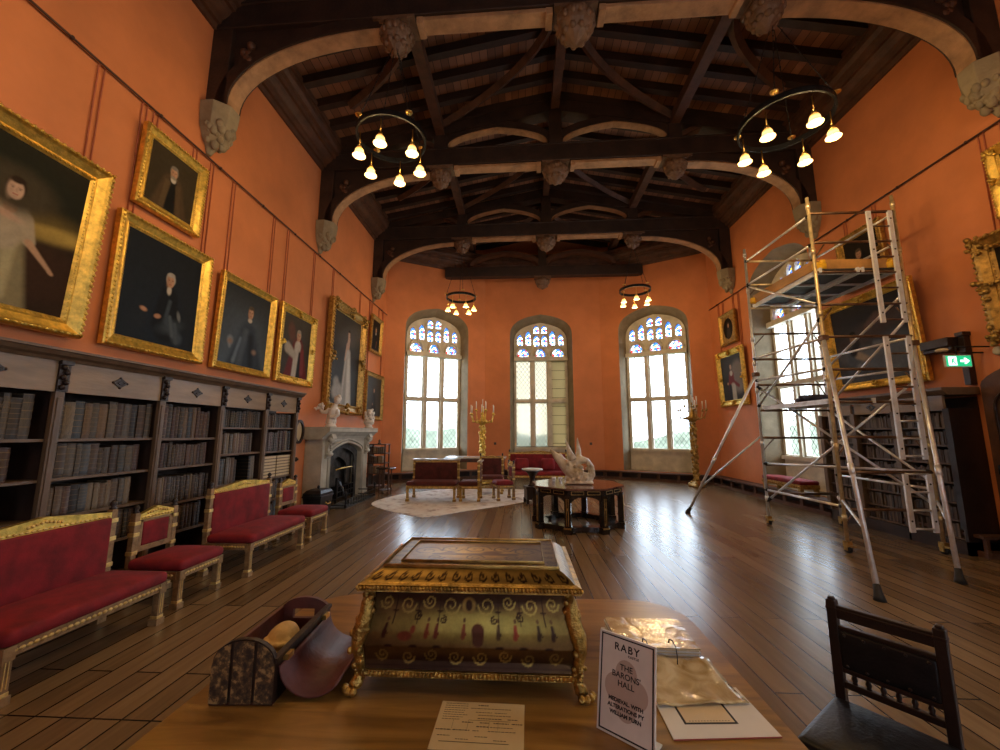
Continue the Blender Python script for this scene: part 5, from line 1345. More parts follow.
# outriggers
def outrigger(k, ztop, foot, zlow, m):
    p = Vector((*PST[k],ztop)); f = Vector(foot); d = (f-p).normalized()
    b = MB(); b.tube([p, f-d*.13], .027, 10); b.tube([p.lerp(f,.58),p.lerp(f,.62)], .034, 10); og_ = b.build('outrigger', M[m], t)
    r = MB(); r.tube([f-d*.16, f-d*.10, (f.x,f.y,.03), (f.x,f.y,.003)], [.034,.036,.05,.058], 12); r.build('rubber_foot', M['rubber'], og_)
    q = p.lerp(f,.80); g = MB(); g.tube([(*PST[k],zlow), q], .019, 8); g.build('outrigger_stay', M['alu'], og_)
    c = MB(); c.box(p.x-.05,p.x+.05,p.y-.05,p.y+.05,ztop-.04,ztop+.04); c.build('clamp', M['steel_dark'], og_)
outrigger('A', 3.25, (3.77,4.72,0), .75, 'alu'); outrigger('B', 3.15, (5.17,5.30,0), .75, 'alu'); outrigger('C', 2.93, (3.68,9.41,0), 1.70, 'alu')
# jacket left on the middle deck
b = MB(); rn = random.Random(9)
for k in range(16): b.ball((ax+.34+rn.uniform(-.17,.17), 7.35+rn.uniform(-.25,.25), 2.33+rn.uniform(0,.06)), rn.uniform(.05,.09), 0, 8, sc=(1.2,1.4,.6))
o = b.build('work_jacket', M['cloth_blue']); remesh(o, .02); tag(o, 'dark crumpled work jacket left on the middle deck of the scaffold', 'jacket')

# ------------------------------------------------------------------ right wall: bench, sign, canopy, door
t = thing('window_bench', 'low red velvet bench with gilt rail under the right wall window, behind the scaffold', 'bench', (6.62,10.55,0))
MB().rbox(-.22,.22,-.75,.75,.56,.66,.04,0,3,puff=.02).build('seat', M['velvet'], t)
b = MB(); b.box(-.22,.22,-.74,.74,.47,.565)
for k in range(18): b.ball((-.225,-.70+1.4*k/17,.517), .026, 0, 6)
b.build('seat_rail', M['gilt_dull'], t)
for sx in (-1,1):
    for sy in (-1,1):
        b = MB(); b.box(sx*.17-.04,sx*.17+.04,sy*.68-.04,sy*.68+.04,.312,.475); b.build('leg', M['gilt_dull'], t)
t = thing('wooden_canopy', 'dark wooden canopy board with one hanging end post above the exit sign', 'canopy', (XR,0,0))
b = MB(); b.box(-.24,-.005,6.46,6.90,3.10,3.24); b.box(-.20,-.005,6.46,6.90,3.04,3.10); b.build('board', M['oak_dark'], t, .008)
b = MB(); b.box(-.10,-.005,6.36,6.45,2.48,3.26); b.box(-.13,-.005,6.34,6.46,3.24,3.30); b.build('end_post', M['oak_dark'], t, .006)
t = thing('exit_sign', 'lit green running man exit sign with a right arrow, by the bookcase on the right', 'sign', (6.42,6.12,2.80))
b = MB(); b.box(-.185,.185,0,.03,-.09,.09); cs_ = b.build('case', M['card_white'], t, .004)
b = MB(); b.box(-.172,.172,-.004,.0,-.078,.078); fc_ = b.build('face', M['exit_green'], t)
b = MB(); T = frameM((0,-.0045,0),(1,0,0),(0,0,1),(0,-1,0))
door = [(-.145,-.065),(-.03,-.065),(-.03,.065),(-.145,.065)]
man = [(-.115,-.05),(-.098,-.05),(-.082,-.012),(-.066,-.03),(-.06,-.05),(-.046,-.05),(-.05,-.02),(-.072,.008),(-.062,.028),(-.048,.016),(-.04,.024),(-.06,.044),(-.088,.036),(-.112,.036),(-.112,.026),(-.094,.024),(-.102,-.005)]
b.slab(door, [man], .002, T); b.slab([(.02,-.016),(.085,-.016),(.072,-.045),(.095,-.045),(.150,0),(.095,.045),(.072,.045),(.085,.016),(.02,.016)], [], .002, T)
b.build('running_man_and_arrow', M['exit_white'], fc_)
b = MB(); b.tube([(0,.015,.09),(0,.015,.23)], .008, 6); b.tube([(0,.015,.215),(.47,.015,.215)], .012, 6); b.build('bracket', M['iron'], t)
b = MB(); b.lathe([(.01,0),(.06,.005),(.075,.03),(.06,.05),(.02,.06)], (0,0,0), 18); o = b.build('emergency_lamp', M['cream_plastic']); o.location = (6.33,6.24,2.955); tag(o, 'small round pale emergency lamp over the left end of the exit sign', 'lamp')  # round emergency lamp above the exit sign
b = MB(); b.box(6.31,6.895,6.22,6.26,2.935,2.954)
br = b.build('bracket', M['oak_dark']); br.parent = o; br.matrix_parent_inverse = Matrix.Translation((-6.33,-6.24,-2.955))
b = MB(); b.lathe([(.065,0),(.065,.03),(.045,.045),(.02,.05)], (0,0,0), 20); o = b.build('smoke_detector', M['cream_plastic']); o.matrix_world = Matrix.Translation((XR-.003,6.02,2.93)) @ Matrix.Rotation(-pi/2,4,'Y'); tag(o, 'small round cream detector on the right wall under the carved gilt frame', 'detector')
# oak door with arched panels
d = bpy.data.objects.new('door_1', None); COL.objects.link(d); struct(d); d.location = (XR-.08,5.47,0)
T = frameM((-.004,.74,0),(0,-1,0),(0,0,1),(-1,0,0))
def gothic(x0,x1,z0,zs,zt,n=12):
    c=(x0+x1)/2; h=(x1-x0)/2
    return [(x0,z0),(x1,z0)]+[(c+h*cos(pi*i/n), zs+(zt-zs)*(.6*sin(pi*i/n)+.4*(1-abs(cos(pi*i/n))))) for i in range(n+1)]
b = MB(); pan = [gothic(.14,.70,1.45,2.15,2.42), gothic(.78,1.34,1.45,2.15,2.42), [(.14,.25),(.70,.25),(.70,1.30),(.14,1.30)], [(.78,.25),(1.34,.25),(1.34,1.30),(.78,1.30)]]
b.slab(gothic(0,1.48,.04,2.45,2.78), pan, .06, T); lf_ = b.build('leaf', M['oak_mid'], d, .008)
b = MB(); b.box(-.02,-.006,-.66,.66,.1,2.5); b.build('panel', M['oak_case'], d)
b = MB()
for l in pan: b.tube([(-.064,.74-p[0],p[1]) for p in l], .018, 6, closed=True)
b.build('panel_moulding', M['oak_dark'], lf_)
b = MB(); b.tube([(-.05,.64,1.30),(-.11,.64,1.30),(-.11,.64,1.18),(-.05,.64,1.18)], .012, 8); b.build('handle', M['iron'], lf_)

# ------------------------------------------------------------------ front table
TZ = .80
def rrect(x0,x1,y0,y1,r,n=8):
    out = []
    for (cx,cy,a0) in ((x1-r,y1-r,0),(x0+r,y1-r,90),(x0+r,y0+r,180),(x1-r,y0+r,270)):
        for i in range(n+1): a = radians(a0+90*i/n); out.append((cx+r*cos(a),cy+r*sin(a)))
    return out
t = thing('library_table', 'large polished oak table with rounded corners in the foreground', 'table', (0,0,0))
o = MB().slab(rrect(-1.20,.865,.42,2.50,.26), [], .036, Matrix.Translation((0,0,TZ-.036))).build('tabletop', M['table'], t, .008)
b = MB(); b.slab(rrect(-1.185,.85,.435,2.485,.25), [], .02, Matrix.Translation((0,0,TZ-.058))); b.build('under_moulding', M['oak_dark'], t)
b = MB(); b.slab(rrect(-1.10,.765,.52,2.40,.06), [rrect(-1.07,.735,.55,2.37,.05)], .12, Matrix.Translation((0,0,TZ-.178))); b.build('apron', M['oak_mid'], t)
for x in (-1.0,.665):
    for y in (.62,2.30):
        b = MB(); b.lathe([(.055,0),(.06,.03),(.04,.08),(.035,.14),(.055,.30),(.065,.45),(.045,.54),(.06,.58),(.06,.70)], (x,y,0), 16); b.build('leg', M['oak_mid'], t)

# marquetry casket
CX, CY0, CY1 = -.205, 1.625, 2.16
t = thing('marquetry_casket', 'large brass-inlaid marquetry casket with lion-paw feet standing on the foreground table', 'casket', (CX,(CY0+CY1)/2,TZ+.001))
hd = (CY1-CY0)/2
lev = [(.062,.415,0.0),(.10,.405,.008),(.15,.412,.0),(.20,.405,.006),(.25,.388,.018),(.30,.378,.028),(.34,.376,.03)]
def bod_front(x, s):  # s 0..1 up the panel
    z = .068+(.345-.068)*s
    for (z0,w0,i0),(z1,w1,i1) in zip(lev, lev[1:]):
        if z <= z1 or z1 == lev[-1][0]:
            q = min(1,max(0,(z-z0)/(z1-z0))); return z, w0+(w1-w0)*q, i0+(i1-i0)*q
GB, DB, RB = (.42,.25,.05), (.05,.022,.010), (.22,.035,.015)
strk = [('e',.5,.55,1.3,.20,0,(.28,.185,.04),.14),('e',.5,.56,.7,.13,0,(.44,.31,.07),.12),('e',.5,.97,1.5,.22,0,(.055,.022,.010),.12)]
for i,(u,cc) in enumerate(((.10,(.07,.02,.01)),(.30,(.24,.05,.02)),(.345,(.18,.04,.02)),(.475,(.25,.06,.025)),(.64,(.10,.05,.02)),(.72,(.28,.04,.02)),(.83,(.06,.03,.015)),(.895,(.05,.02,.012)))):
    strk += [('l',u,.42,u+.004,.56,.030,.020,cc,.02),('e',u+.005,.62,.020,.026,0,(.12,.05,.02),.015),('l',u,.52,u+.015,.45,.012,.01,cc,.012)]
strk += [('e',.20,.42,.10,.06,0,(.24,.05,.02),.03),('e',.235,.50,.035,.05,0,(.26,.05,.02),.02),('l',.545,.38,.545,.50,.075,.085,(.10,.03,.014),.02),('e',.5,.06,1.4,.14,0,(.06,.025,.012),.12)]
def scroll(cx, cy, R, sgn, a, col, w=.010, turns=1.5, start=0.0, n=13):
    out = []; px_ = None
    for i in range(n+1):
        q = i/n; th = start+sgn*2*pi*turns*q; r_ = R*(1-.85*q); x, y = cx+r_*cos(th)/a, cy+r_*sin(th)
        if px_: out.append(('l',px_[0],px_[1],x,y,w*(1-.4*q),w*(1-.4*q),col,.010))
        px_ = (x,y)
    return out
AF = .80/.28; TS = (.045,.016,.008)
for sg in (-1,1):
    for (du,cy,R,st) in ((.09,.80,.13,pi),(.20,.84,.10,0),(.31,.80,.12,pi),(.42,.83,.10,0),(.06,.17,.10,pi),(.17,.20,.09,0),(.28,.16,.09,pi),(.40,.19,.09,0),(.255,.66,.06,pi/2),(.125,.62,.05,pi/2)):
        strk += scroll(.5+sg*du, cy, R, sg*(1 if st else -1), AF, TS if .3 < cy < .75 else (.40,.26,.06), .012, 1.5, st if sg > 0 else pi-st)
    for du in (.145,.255,.37): strk += [('l',.5+sg*du,.56,.5+sg*du,.92,.007,.007,TS,.010),('e',.5+sg*du,.30,.06,.016,0,TS,.010),('e',.5+sg*du,.72,.045,.014,0,TS,.010)]
strk += [('l',.02,.95,.98,.95,.010,.010,TS,.01),('l',.02,.05,.98,.05,.010,.010,TS,.01),('e',.5,.80,.10,.10,0,(.30,.17,.04),.03),('e',.5,.80,.05,.07,0,TS,.02)]
def fpt(x, y):
    s = y/.28; z, w, ins = bod_front(x, s); return (x/.4*w, -(hd-ins), z)
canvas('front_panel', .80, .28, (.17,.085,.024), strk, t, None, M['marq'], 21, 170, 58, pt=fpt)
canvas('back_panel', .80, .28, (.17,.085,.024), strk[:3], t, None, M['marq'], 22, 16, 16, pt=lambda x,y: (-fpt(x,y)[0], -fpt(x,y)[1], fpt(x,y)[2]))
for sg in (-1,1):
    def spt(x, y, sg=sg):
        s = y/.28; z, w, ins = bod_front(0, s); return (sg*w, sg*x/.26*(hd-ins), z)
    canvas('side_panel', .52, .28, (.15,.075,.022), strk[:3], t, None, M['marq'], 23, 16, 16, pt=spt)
b = MB(); b.slab([(-.37,-hd+.03),(.37,-hd+.03),(.37,hd-.03),(-.37,hd-.03)], [], .01, Matrix.Translation((0,0,.34))); b.build('inner_top', M['oak_dark'], t)
b = MB(); b.box(-.425,.425,-hd-.01,hd+.01,.048,.070); b.box(-.40,.40,-hd+.02,hd-.02,.035,.05); n = 60
for i in range(n): b.ball((-.415+.83*i/(n-1),-hd-.012,.059), .009, 0, 4)
b.build('base_moulding', M['bronze'], t, .004)
# lid: moulded rim, hollow cove, flat marquetry top with sunk panel
W0, D0 = .428, hd+.018
def ringloop(w, d, z): return [(-w,-d,z),(w,-d,z),(w,d,z),(-w,d,z)]
prof = [(0,.348),(.006,.358),(.0,.372)]
b = MB(); vs = []
for (o_,z) in prof+[(.02,.378)]: vs += ringloop(W0-o_, D0-o_, z)
b.add(vs, [(4*i+k,4*i+(k+1)%4,4*i+4+(k+1)%4,4*i+4+k) for i in range(len(prof)) for k in range(4)]+[(3,2,1,0)])
for i in range(64): b.ball((-W0+2*W0*i/63,-D0,.361), .008, 0, 4)
b.build('lid_rim', M['bronze'], t)
b = MB(); cv = [(.02,.376),(.028,.382),(.040,.394),(.062,.408),(.078,.415)]; vs = []
def cove_pt(k):
    def f(x, y):
        q = y/.05*(len(cv)-1); i0 = min(len(cv)-2, int(q)); fr = q-i0
        o_ = cv[i0][0]*(1-fr)+cv[i0+1][0]*fr; z = cv[i0][1]*(1-fr)+cv[i0+1][1]*fr
        if k == 0: return (x/.4*(W0-o_), -(D0-o_), z)
        if k == 1: return (-x/.4*(W0-o_), D0-o_, z)
        return ((1 if k == 2 else -1)*(W0-o_), (1 if k == 2 else -1)*x/.4*(D0-o_), z)
    return f
cs = []
for i in range(15):
    cs += scroll((i+.5)/15, .5, .32, 1 if i%2 else -1, 16, (.04,.016,.006), .085, 1.2, pi*(i%2), 9)
for k in range(4): canvas('lid_cove', .80, .05, (.36,.215,.05), cs, t, None, M['marq'], 30+k, 150 if k == 0 else 60, 10, pt=cove_pt(k))
w, d_ = W0-.078, D0-.078; zt = .415
b = MB(); b.box(-w,w,-d_,d_,zt-.004,zt+.004); b.build('lid_top', M['gilt_dull'], t)
ta = w/d_; tp = [('e',.5,.5,2,2,0,(.26,.16,.05),.1)]
for i in range(11):
    for yy in (.075,.925): tp += scroll((i+.5)/11, yy, .05, 1 if (i+(yy > .5))%2 else -1, ta, (.06,.03,.012), .010, 1.3, pi*(i%2), 8)
for i in range(5):
    for xx in (.04,.96): tp += scroll(xx, .17+.165*i, .05, 1 if i%2 else -1, ta, (.06,.03,.012), .010, 1.3, pi*(i%2), 8)
tp += [('l',.5,.5,.5,.5,.0,.0,TS,.01)]
canvas('lid_top_border', 2*w, 2*d_, (.26,.16,.05), tp, t, Matrix.Translation((0,-d_,zt+.0045)), M['marq'], 35, 110, 60)
ip = [('e',.5,.45,.7,.25,0,(.50,.30,.06),.2),('l',.2,.35,.8,.35,.05,.05,(.10,.045,.015),.06),('e',.3,.40,.10,.08,0,(.16,.075,.02),.05),('e',.62,.42,.14,.09,0,(.12,.05,.02),.05)]
for (xx,yy,R,sg) in ((.12,.5,.2,1),(.3,.62,.16,-1),(.5,.6,.2,1),(.7,.62,.16,-1),(.88,.5,.2,1),(.22,.2,.12,-1),(.5,.2,.13,1),(.78,.2,.12,-1)): ip += scroll(xx, yy, R, sg, ta, (.05,.02,.008), .014, 1.6, 0, 12)
canvas('lid_top_panel', 2*(w-.055), 2*(d_-.055), (.22,.12,.03), ip, t, Matrix.Translation((0,-(d_-.055),zt+.006)), M['marq'], 25, 80, 46)
b = MB(); b.tube([(-w+.055,-d_+.055,zt+.008),(w-.055,-d_+.055,zt+.008),(w-.055,d_-.055,zt+.008),(-w+.055,d_-.055,zt+.008)], .006, 6, closed=True); b.tube([(-w,-d_,zt+.005),(w,-d_,zt+.005),(w,d_,zt+.005),(-w,d_,zt+.005)], .007, 6, closed=True); b.build('lid_top_moulding', M['gilt_dull'], t)
rn = random.Random(12)
for sx in (-1,1):
    for sy in (-1,1):
        X_, Y_ = sx*.405, sy*(hd-.01)
        b = MB(); pts = [(X_-sx*.015,Y_,.338),(X_-sx*.015,Y_+sy*.01,.305),(X_-sx*.012,Y_+sy*.016,.26),(X_+sx*.008,Y_+sy*.018,.20),(X_+sx*.015,Y_+sy*.018,.15),(X_+sx*.005,Y_+sy*.012,.10),(X_,Y_+sy*.01,.06)]
        b.tube(pts, [.012,.024,.026,.030,.022,.018,.016], 10)
        for k in range(34):
            q = rn.random(); i = min(5,int(q*6)); p = Vector(pts[i]).lerp(Vector(pts[i+1]), q*6-i); b.ball((p.x+rn.uniform(-.026,.026),p.y+rn.uniform(-.022,.022),p.z), rn.uniform(.007,.014), 0, 6)
        cm_ = b.build('corner_mount', M['bronze'], t)
        b = MB(); b.tube([(X_,Y_+sy*.005,.062),(X_+sx*.002,Y_+sy*.01,.042),(X_+sx*.010,Y_+sy*.02,.026),(X_+sx*.020,Y_+sy*.036,.020)], [.020,.019,.024,.018], 10)
        for k in range(4):
            a = atan2(sy*.9,sx*.62)+(-.75+.5*k); b.ball((X_+sx*.014+.038*cos(a),Y_+sy*.022+.034*sin(a),.014), .0135, 0, 8, sc=(1.15,1.15,1))
        b.build('paw_foot', M['bronze'], cm_)

# domed leather box lying open, with a plaster head inside
t = thing('domed_box', 'open dome-ended wooden box with leather lid folded out, left of the casket', 'box', (-1.005,1.745,TZ+.001), .05)
hw, L0 = .112, .235
def dome(hw_, z1, z2, n=14): return [(-hw_,0),(hw_,0),(hw_,z1)]+[(hw_*cos(pi*i/n), z1+(z2-z1)*sin(pi*i/n)) for i in range(1,n)]+[(-hw_,z1)]
Tf = lambda y: frameM((0,y,0),(1,0,0),(0,0,1),(0,1,0))
front_c = [(.055,.025,.012)]
b = MB(); b.slab(dome(hw,.135,.215), [], .018, Tf(-L0)); b.build('front_end', M['oak_dark'], t, .003)
def wornmat():
    m, tt, bs = nt('worn_gilt_leather')
    co = node(tt,'ShaderNodeTexCoord'); n1 = node(tt,'ShaderNodeTexNoise', i_Scale=34, i_Detail=5, i_Roughness=.7); tt.links.new(co.outputs['Object'], n1.inputs['Vector'])
    tt.links.new(ramp(tt, n1.outputs[0], [(.40,(.028,.014,.008)),(.52,(.10,.055,.02)),(.60,(.34,.20,.07))]), bs.inputs['Base Color']); bs.inputs['Roughness'].default_value = .5
    return m
M['worn'] = wornmat()
b = MB()
for x0,x1 in ((-.112,-.048),(-.036,.036),(.048,.112)):
    zt0 = lambda x: .135+.08*sqrt(max(0,1-(x/hw)**2))-.006
    b.slab([(x0,.006),(x1,.006)]+[(x1+(x0-x1)*i/6, zt0(x1+(x0-x1)*i/6)) for i in range(7)], [], .003, frameM((0,-L0-.001,0),(1,0,0),(0,0,1),(0,-1,0)))
b.build('worn_panel', M['worn'], t)
b = MB(); hole = [(-.055,.095),(.045,.095),(.045,.135),(-.055,.135)]
b.slab(dome(hw,.125,.185), [hole], .018, Tf(L0-.018)); b.build('back_end', M['leather_red'], t, .003)
b = MB(); b.box(-hw,-hw+.014,-L0+.018,L0-.018,0,.145); b.build('left_side', M['leather_red'], t)
b = MB(); b.box(hw-.014,hw,-L0+.018,L0-.018,0,.135); b.box(hw-.018,hw+.006,-L0,L0,.135,.150); b.build('right_side', M['oak_dark'], t)
b = MB(); b.box(-hw,hw,-L0,L0,0,.010); b.build('bottom', M['leather_red'], t)
b = MB(); vs = []; n = 14; th = .008                      # lid: half dome folded out, lying hollow side up
cx, cz = hw+.122, .122
for i in range(n+1):
    a = pi+.05+(pi*.78)*i/n
    for rr in (.120,.120-th):
        for yy in (-L0+.02,L0-.02): vs.append((cx+rr*cos(a)*1.0, yy, cz+rr*sin(a)*.93))
fs = []
for i in range(n):
    p, q = 4*i, 4*i+4
    fs += [(p,p+1,q+1,q),(p+2,q+2,q+3,p+3),(p,q,q+2,p+2),(p+1,p+3,q+3,q+1)]
fs += [(0,2,3,1),(4*n,4*n+1,4*n+3,4*n+2)]
b.add(vs, fs, 0, True); lid_ = b.build('lid', M['leather_red'], t)
for yy in (-.16,.16):
    b = MB(); b.box(hw-.004,hw+.02,yy-.02,yy+.02,.118,.137); b.build('hinge', M['brass'], lid_)
b = MB()                                                   # head with eye sockets
b.ball((0,.02,.0), .085, 0, 16, sc=(.85,1.15,.9)); b.ball((0,-.06,-.012), .055, 0, 12, sc=(.95,1.1,.9))
b.ball((0,-.125,-.02), .018, 0, 8); b.tube([(0,-.07,.035),(0,-.10,.022),(0,-.128,.0)], [.012,.014,.012], 8)
for sx in (-1,1): b.ball((sx*.045,-.03,.03), .022, 0, 8); b.tube([(sx*.05,-.055,.04),(sx*.025,-.075,.045),(sx*.006,-.07,.045)], .012, 8); b.ball((sx*.07,.02,-.01), .018, 0, 8)
o = b.build('plaster_head', M['skull']); remesh(o, .007); o.scale = (.88,.92,.86); o.location = (-1.01,1.76,TZ+.013+.068); o.rotation_euler = (.15,.1,.1)
tag(o, 'yellowed plaster head lying inside the open domed box', 'plaster head')

# family-tree sheet
t = thing('printed_sheet', 'cream printed sheet with a family tree lying flat before the casket', 'paper', (-.142,1.46,TZ+.001), -.02)
b = MB(); b.box(-.146,.146,-.113,.108,0,.0012); b.build('sheet', M['paper'], t)
b = MB(); rn = random.Random(6)
def ln(x0,x1,y,h=.0022): 
    x = x0
    while x < x1:
        w = rn.uniform(.004,.012); b.box(x,min(x1,x+w),y,y+h,.0013,.0016); x += w+.0022
for k in range(8): ln(-.130,-.130+rn.uniform(.06,.085),.096-.011*k,.0018)
ln(-.015,.020,.090,.004); ln(-.04,.10,.075); ln(-.02,.035,.056); ln(.045,.085,.056); ln(-.01,.10,.042); ln(-.01,.07,.026,.003); ln(.09,.125,.026,.003)
for (x,w) in ((-.06,.036),(-.0,.03),(.045,.05),(.105,.035)): ln(x,x+w,.006,.0035)
ln(-.01,.03,-.012,.004); ln(.035,.11,-.012); ln(-.14,-.09,-.03,.0035); ln(-.085,-.03,-.03,.0035); ln(-.02,.0,-.03); ln(.03,.12,-.03)
for k in range(4): ln(-.13+.06*k,-.13+.06*k+.04,-.055-.013*(k%2)); ln(-.12,.10,-.08,.002)
b.box(-.04,.10,.018,.0187,.0013,.0016)
for x in (-.09,-.04,.03,.06): b.box(x,x+.0007,-.022,.018,.0013,.0016)
tag(b.build('print', M['ink'], t), kind='stuff')

# stand-up sign
a0, a1 = Vector((.240,1.468,0)), Vector((.389,1.352,0)); e = (a1-a0).normalized(); wS = (a1-a0).length
nrm = Vector((e.y,-e.x,0)); lean = radians(10); up = Vector((0,0,1))*cos(lean)-nrm*sin(lean); ou = e.cross(up)
hS = .285
t = thing('visitor_sign', 'upright framed visitor sign lettered RABY and THE BARONS\' HALL at the table front', 'sign', (a0.x,a0.y,TZ+.002))
T = frameM((0,0,0), e, up, ou)
b = MB(); b.box(0,wS,0,hS,-.006,0,0,T); sh_ = b.build('sheet', M['card_pink'], t)
b = MB(); b.slab([(0,0),(wS,0),(wS,hS),(0,hS)], [[(.004,.004),(wS-.004,.004),(wS-.004,hS-.004),(.004,hS-.004)]], .002, T); b.build('clear_edge', M['card_white'], t)
b = MB(); b.slab([(.006,.006),(wS-.006,.006),(wS-.006,hS-.006),(.006,hS-.006)], [[(.010,.010),(wS-.010,.010),(wS-.010,hS-.010),(.010,hS-.010)]], .0012, T); b.build('black_border', M['ink'], sh_)
b = MB(); cx, cy = wS*.5, hS*.47
for (dx,dy) in ((0,.045),(-.036,.0),(.036,.0),(0,-.045)):
    b.slab([(cx+dx+.036*cos(2*pi*k/24),cy+dy+.040*sin(2*pi*k/24)) for k in range(24)], [], .0005+.0001*(dx > 0)+.0002*(dy > 0)+.0003*(dy < 0), T)
b.build('clover_print', M['sign_clover'], sh_)
foot = MB(); q = T; foot.box(0,wS,0,.004,-.06,0,0,frameM((0,0,.0),e,Vector((0,0,1)),nrm)); foot.build('stand_foot', M['card_white'], t)
def text(s, x, y, size, z=.0014, m='ink', bold=.0005, parent=sh_, TT=T, al='CENTER', nm='lettering', sp=1.0):
    c = bpy.data.curves.new(nm,'FONT'); c.body = s; c.size = size; c.align_x = al; c.offset = bold; c.space_character = sp
    q_ = bpy.data.objects.new(nm, c); COL.objects.link(q_); dg = bpy.context.evaluated_depsgraph_get()
    me = bpy.data.meshes.new_from_object(q_.evaluated_get(dg)); bpy.data.objects.remove(q_); me.materials.clear(); me.materials.append(M[m])
    o = bpy.data.objects.new(nm, me); COL.objects.link(o); o.parent = parent
    o.matrix_local = TT @ Matrix.Translation((x,y,z)); return o
text('RABY', wS*.5, hS*.845, .030, sp=1.25, bold=.0007); text('CASTLE', wS*.62, hS*.805, .0085, sp=1.3)
for i,s_ in enumerate(('THE',"BARONS'",'HALL')): text(s_, wS*.5, hS*(.66-.082*i), .0235)
for i,s_ in enumerate(('MEDIEVAL, WITH','ALTERATIONS BY','WILLIAM BURN')): text(s_, wS*.5, hS*(.335-.062*i), .0150, bold=.0008)

# ring binder with plastic sleeves, and the card folder under it
t = thing('ring_binder', 'open ring binder of shiny plastic sleeves at the right of the table', 'binder', (0,0,TZ+.001))
def quadslab(b, pts, z0, z1, m=0):
    b.slab(pts, [], z1-z0, Matrix.Translation((0,0,z0)), m); return b
Lp = [(.405,1.86),(.735,1.845),(.745,2.12),(.40,2.12)]
b = MB(); quadslab(b, [(.395,1.84),(.75,1.825),(.765,2.14),(.385,2.14)], .003, .008); b.build('cover', M['card_white'], t)
for k in range(9):
    b = MB(); s = .0012*k; quadslab(b, [(p[0]+rb.uniform(-.004,.004),p[1]+rb.uniform(-.004,.004)) for p in Lp], .009+.006*k, .0135+.006*k); b.build('page_stack', M['sleeve'] if k == 8 else (M['card_cream'] if k%2 else M['card_white']), t)
Rp = [(.470,1.835),(.760,1.835),(.796,1.602),(.470,1.569)]
b = MB(); n = 16; vs = []
for j in range(n+1):
    for i in range(n+1):
        u, v = i/n, j/n; l = Vector(Rp[0]).lerp(Vector(Rp[3]), v); r_ = Vector(Rp[1]).lerp(Vector(Rp[2]), v); p = l.lerp(r_, u)
        vs.append((p.x,p.y,.010+.022*max(0,1-v*1.3)**1.5+.006*sin(u*5+v*2)**2+.002*sin(u*23)))
b.add(vs, [(j*(n+1)+i,(j+1)*(n+1)+i,(j+1)*(n+1)+i+1,j*(n+1)+i+1) for j in range(n) for i in range(n)], 0, True); o = b.build('turned_page', M['sleeve'], t)
sm = o.modifiers.new('Solidify','SOLIDIFY'); sm.thickness = .003; sm.offset = -1
for x in (.515,.625):
    b = MB(); b.tube([(x,1.80,.014),(x,1.80,.06),(x+.002,1.815,.082),(x+.002,1.85,.090),(x,1.885,.08),(x,1.895,.06)], .0022, 6); b.build('ring', M['iron'], t)
t = thing('card_folder', 'pale card folder with a dark-lined panel under the front of the ring binder', 'folder', (0,0,TZ+.001))
b = MB(); quadslab(b, [(.470,1.425),(.815,1.455),(.80,1.70),(.47,1.69)], .0, .0035); b.build('cover', M['card_white'], t)
b = MB(); b.slab([(.530,1.492),(.708,1.504),(.700,1.66),(.525,1.66)], [[(.538,1.500),(.700,1.511),(.693,1.655),(.532,1.655)]], .0006, Matrix.Translation((0,0,.0036))); b.build('dark_border', M['ink'], t)
b = MB(); quadslab(b, [(.538,1.500),(.700,1.511),(.693,1.655),(.532,1.655)], .0036, .0040); b.build('cream_panel', M['card_cream'], t)
b = MB(); quadslab(b, [(.470,1.4235),(.815,1.4535),(.815,1.4555),(.470,1.4255)], .0002, .0033); b.build('red_edge', M['folder_edge'], t)
b = MB()
for k in range(14): b.box(.55+.010*k,.555+.010*k,1.507+.0007*k,1.509+.0007*k,.0041,.0043)
b.build('small_print', M['ink'], t)

# dark leather chair at the right of the table
p0, p1 = Vector((1.507,2.20,0)), Vector((1.752,1.885,0)); e = (p1-p0).normalized(); wc = (p1-p0).length
fw = Vector((e.y,-e.x,0));  fw = fw if fw.x < 0 else -fw
ang = atan2(fw.y, fw.x)
t = thing('leather_chair', 'dark oak chair with black leather seat and back at the right of the foreground table', 'chair', (*((p0+p1)/2).xy,0), ang)
# local: +x towards the front, y along the back
h = wc/2; D = .47
for sy in (-1,1):
    y = sy*(h-.018)
    b = MB(); b.box(-.018,.022,y-.02,y+.02,0,.945); b.box(-.020,.024,y-.022,y+.022,.90,.915); b.box(-.012,.016,y-.012,y+.012,.945,.958); b.build('back_post', M['oak_dark'], t, .004)
    b = MB(); b.lathe([(.022,0),(.026,.03),(.018,.07),(.022,.22),(.028,.32),(.022,.40)], (D-.03,sy*(h-.01),0), 12); b.build('leg', M['oak_dark'], t)
    b = MB(); b.box(0,D-.03,y-.012,y+.012,.14,.17); b.box(0,D-.02,y-.014,y+.014,.385,.435); b.build('side_rail', M['oak_dark'], t)
b = MB(); b.box(-.014,.018,-h+.03,h-.03,.865,.925); b.box(-.018,.022,-h+.03,h-.03,.90,.912); b.build('top_rail', M['oak_dark'], t, .004)
for z0_, z1_ in ((.560,.590),(.628,.648),(.815,.835)):
    b = MB(); b.box(-.013,.017,-h+.03,h-.03,z0_,z1_); b.build('cross_rail', M['oak_dark'], t, .004)
MB().rbox(-.010,.022,-h+.035,h-.035,.648,.815,.012,0,2).build('back_panel', M['leather'], t)
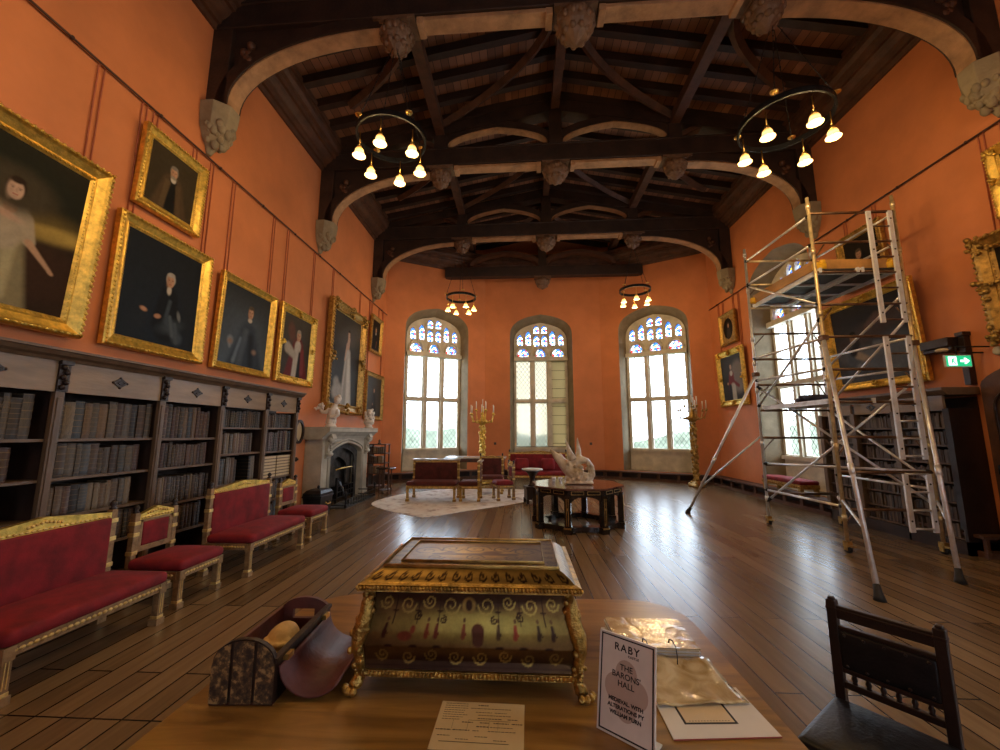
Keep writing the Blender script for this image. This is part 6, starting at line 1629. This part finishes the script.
for k in range(6):
    y = -h+.075+(2*h-.15)*k/5
    b = MB(); b.lathe([(.011,0),(.008,.006),(.012,.019),(.008,.032),(.011,.038)], (.002,y,.590), 10); b.build('spindle', M['oak_dark'], t)
for k in range(5):
    for z in (.665,.80):
        b = MB(); y = -h+.06+(2*h-.12)*k/4; b.tube([(-.015,y,z),(-.011,y,z),(.023,y,z),(.027,y,z)], [.003,.007,.007,.003], 8); b.build('stud', M['oak_dark'], t)
b = MB(); b.rbox(-.0,D+.005,-h-.015,h+.015,.435,.51,.03,0,3,puff=.022); b.build('seat', M['leather'], t)
b = MB(); b.box(D-.04,D-.015,-h+.02,h-.02,.385,.435); b.box(D-.04,D-.02,-h+.02,h-.02,.14,.17); b.build('front_rail', M['oak_dark'], t)

# ------------------------------------------------------------------ daylight, camera, colour management
w = bpy.data.worlds.new('World'); S.world = w; w.use_nodes = True
wt = w.node_tree; bg = wt.nodes['Background']
bg.inputs[0].default_value = (.74,.87,1.0,1); bg.inputs[1].default_value = SKY
cam = bpy.data.cameras.new('Camera'); co = bpy.data.objects.new('Camera', cam); COL.objects.link(co)
cam.sensor_fit = 'HORIZONTAL'; cam.sensor_width = 36; cam.lens = 36*400/1000; cam.clip_end = 1000; cam.clip_start = .02
yaw, pit, rol = radians(2.975), radians(8.257), radians(.03)
fwv = Vector((-sin(yaw)*cos(pit), cos(yaw)*cos(pit), sin(pit))); rt = Vector((cos(yaw), sin(yaw), 0)); upv = rt.cross(fwv)
r2 = rt*cos(rol)+upv*sin(rol); u2 = -rt*sin(rol)+upv*cos(rol)
co.matrix_world = Matrix(((r2.x,u2.x,-fwv.x,0),(r2.y,u2.y,-fwv.y,0),(r2.z,u2.z,-fwv.z,1.75),(0,0,0,1)))
S.camera = co
vs_ = S.view_settings; S.display_settings.display_device = 'sRGB'; vs_.view_transform = 'Standard'; vs_.look = 'None'; vs_.gamma = 1; vs_.use_curve_mapping = False; vs_.exposure = EXPO
S.cycles.max_bounces = 10; S.cycles.diffuse_bounces = 5; S.cycles.glossy_bounces = 4; S.cycles.transparent_max_bounces = 12; S.cycles.sample_clamp_indirect = 8
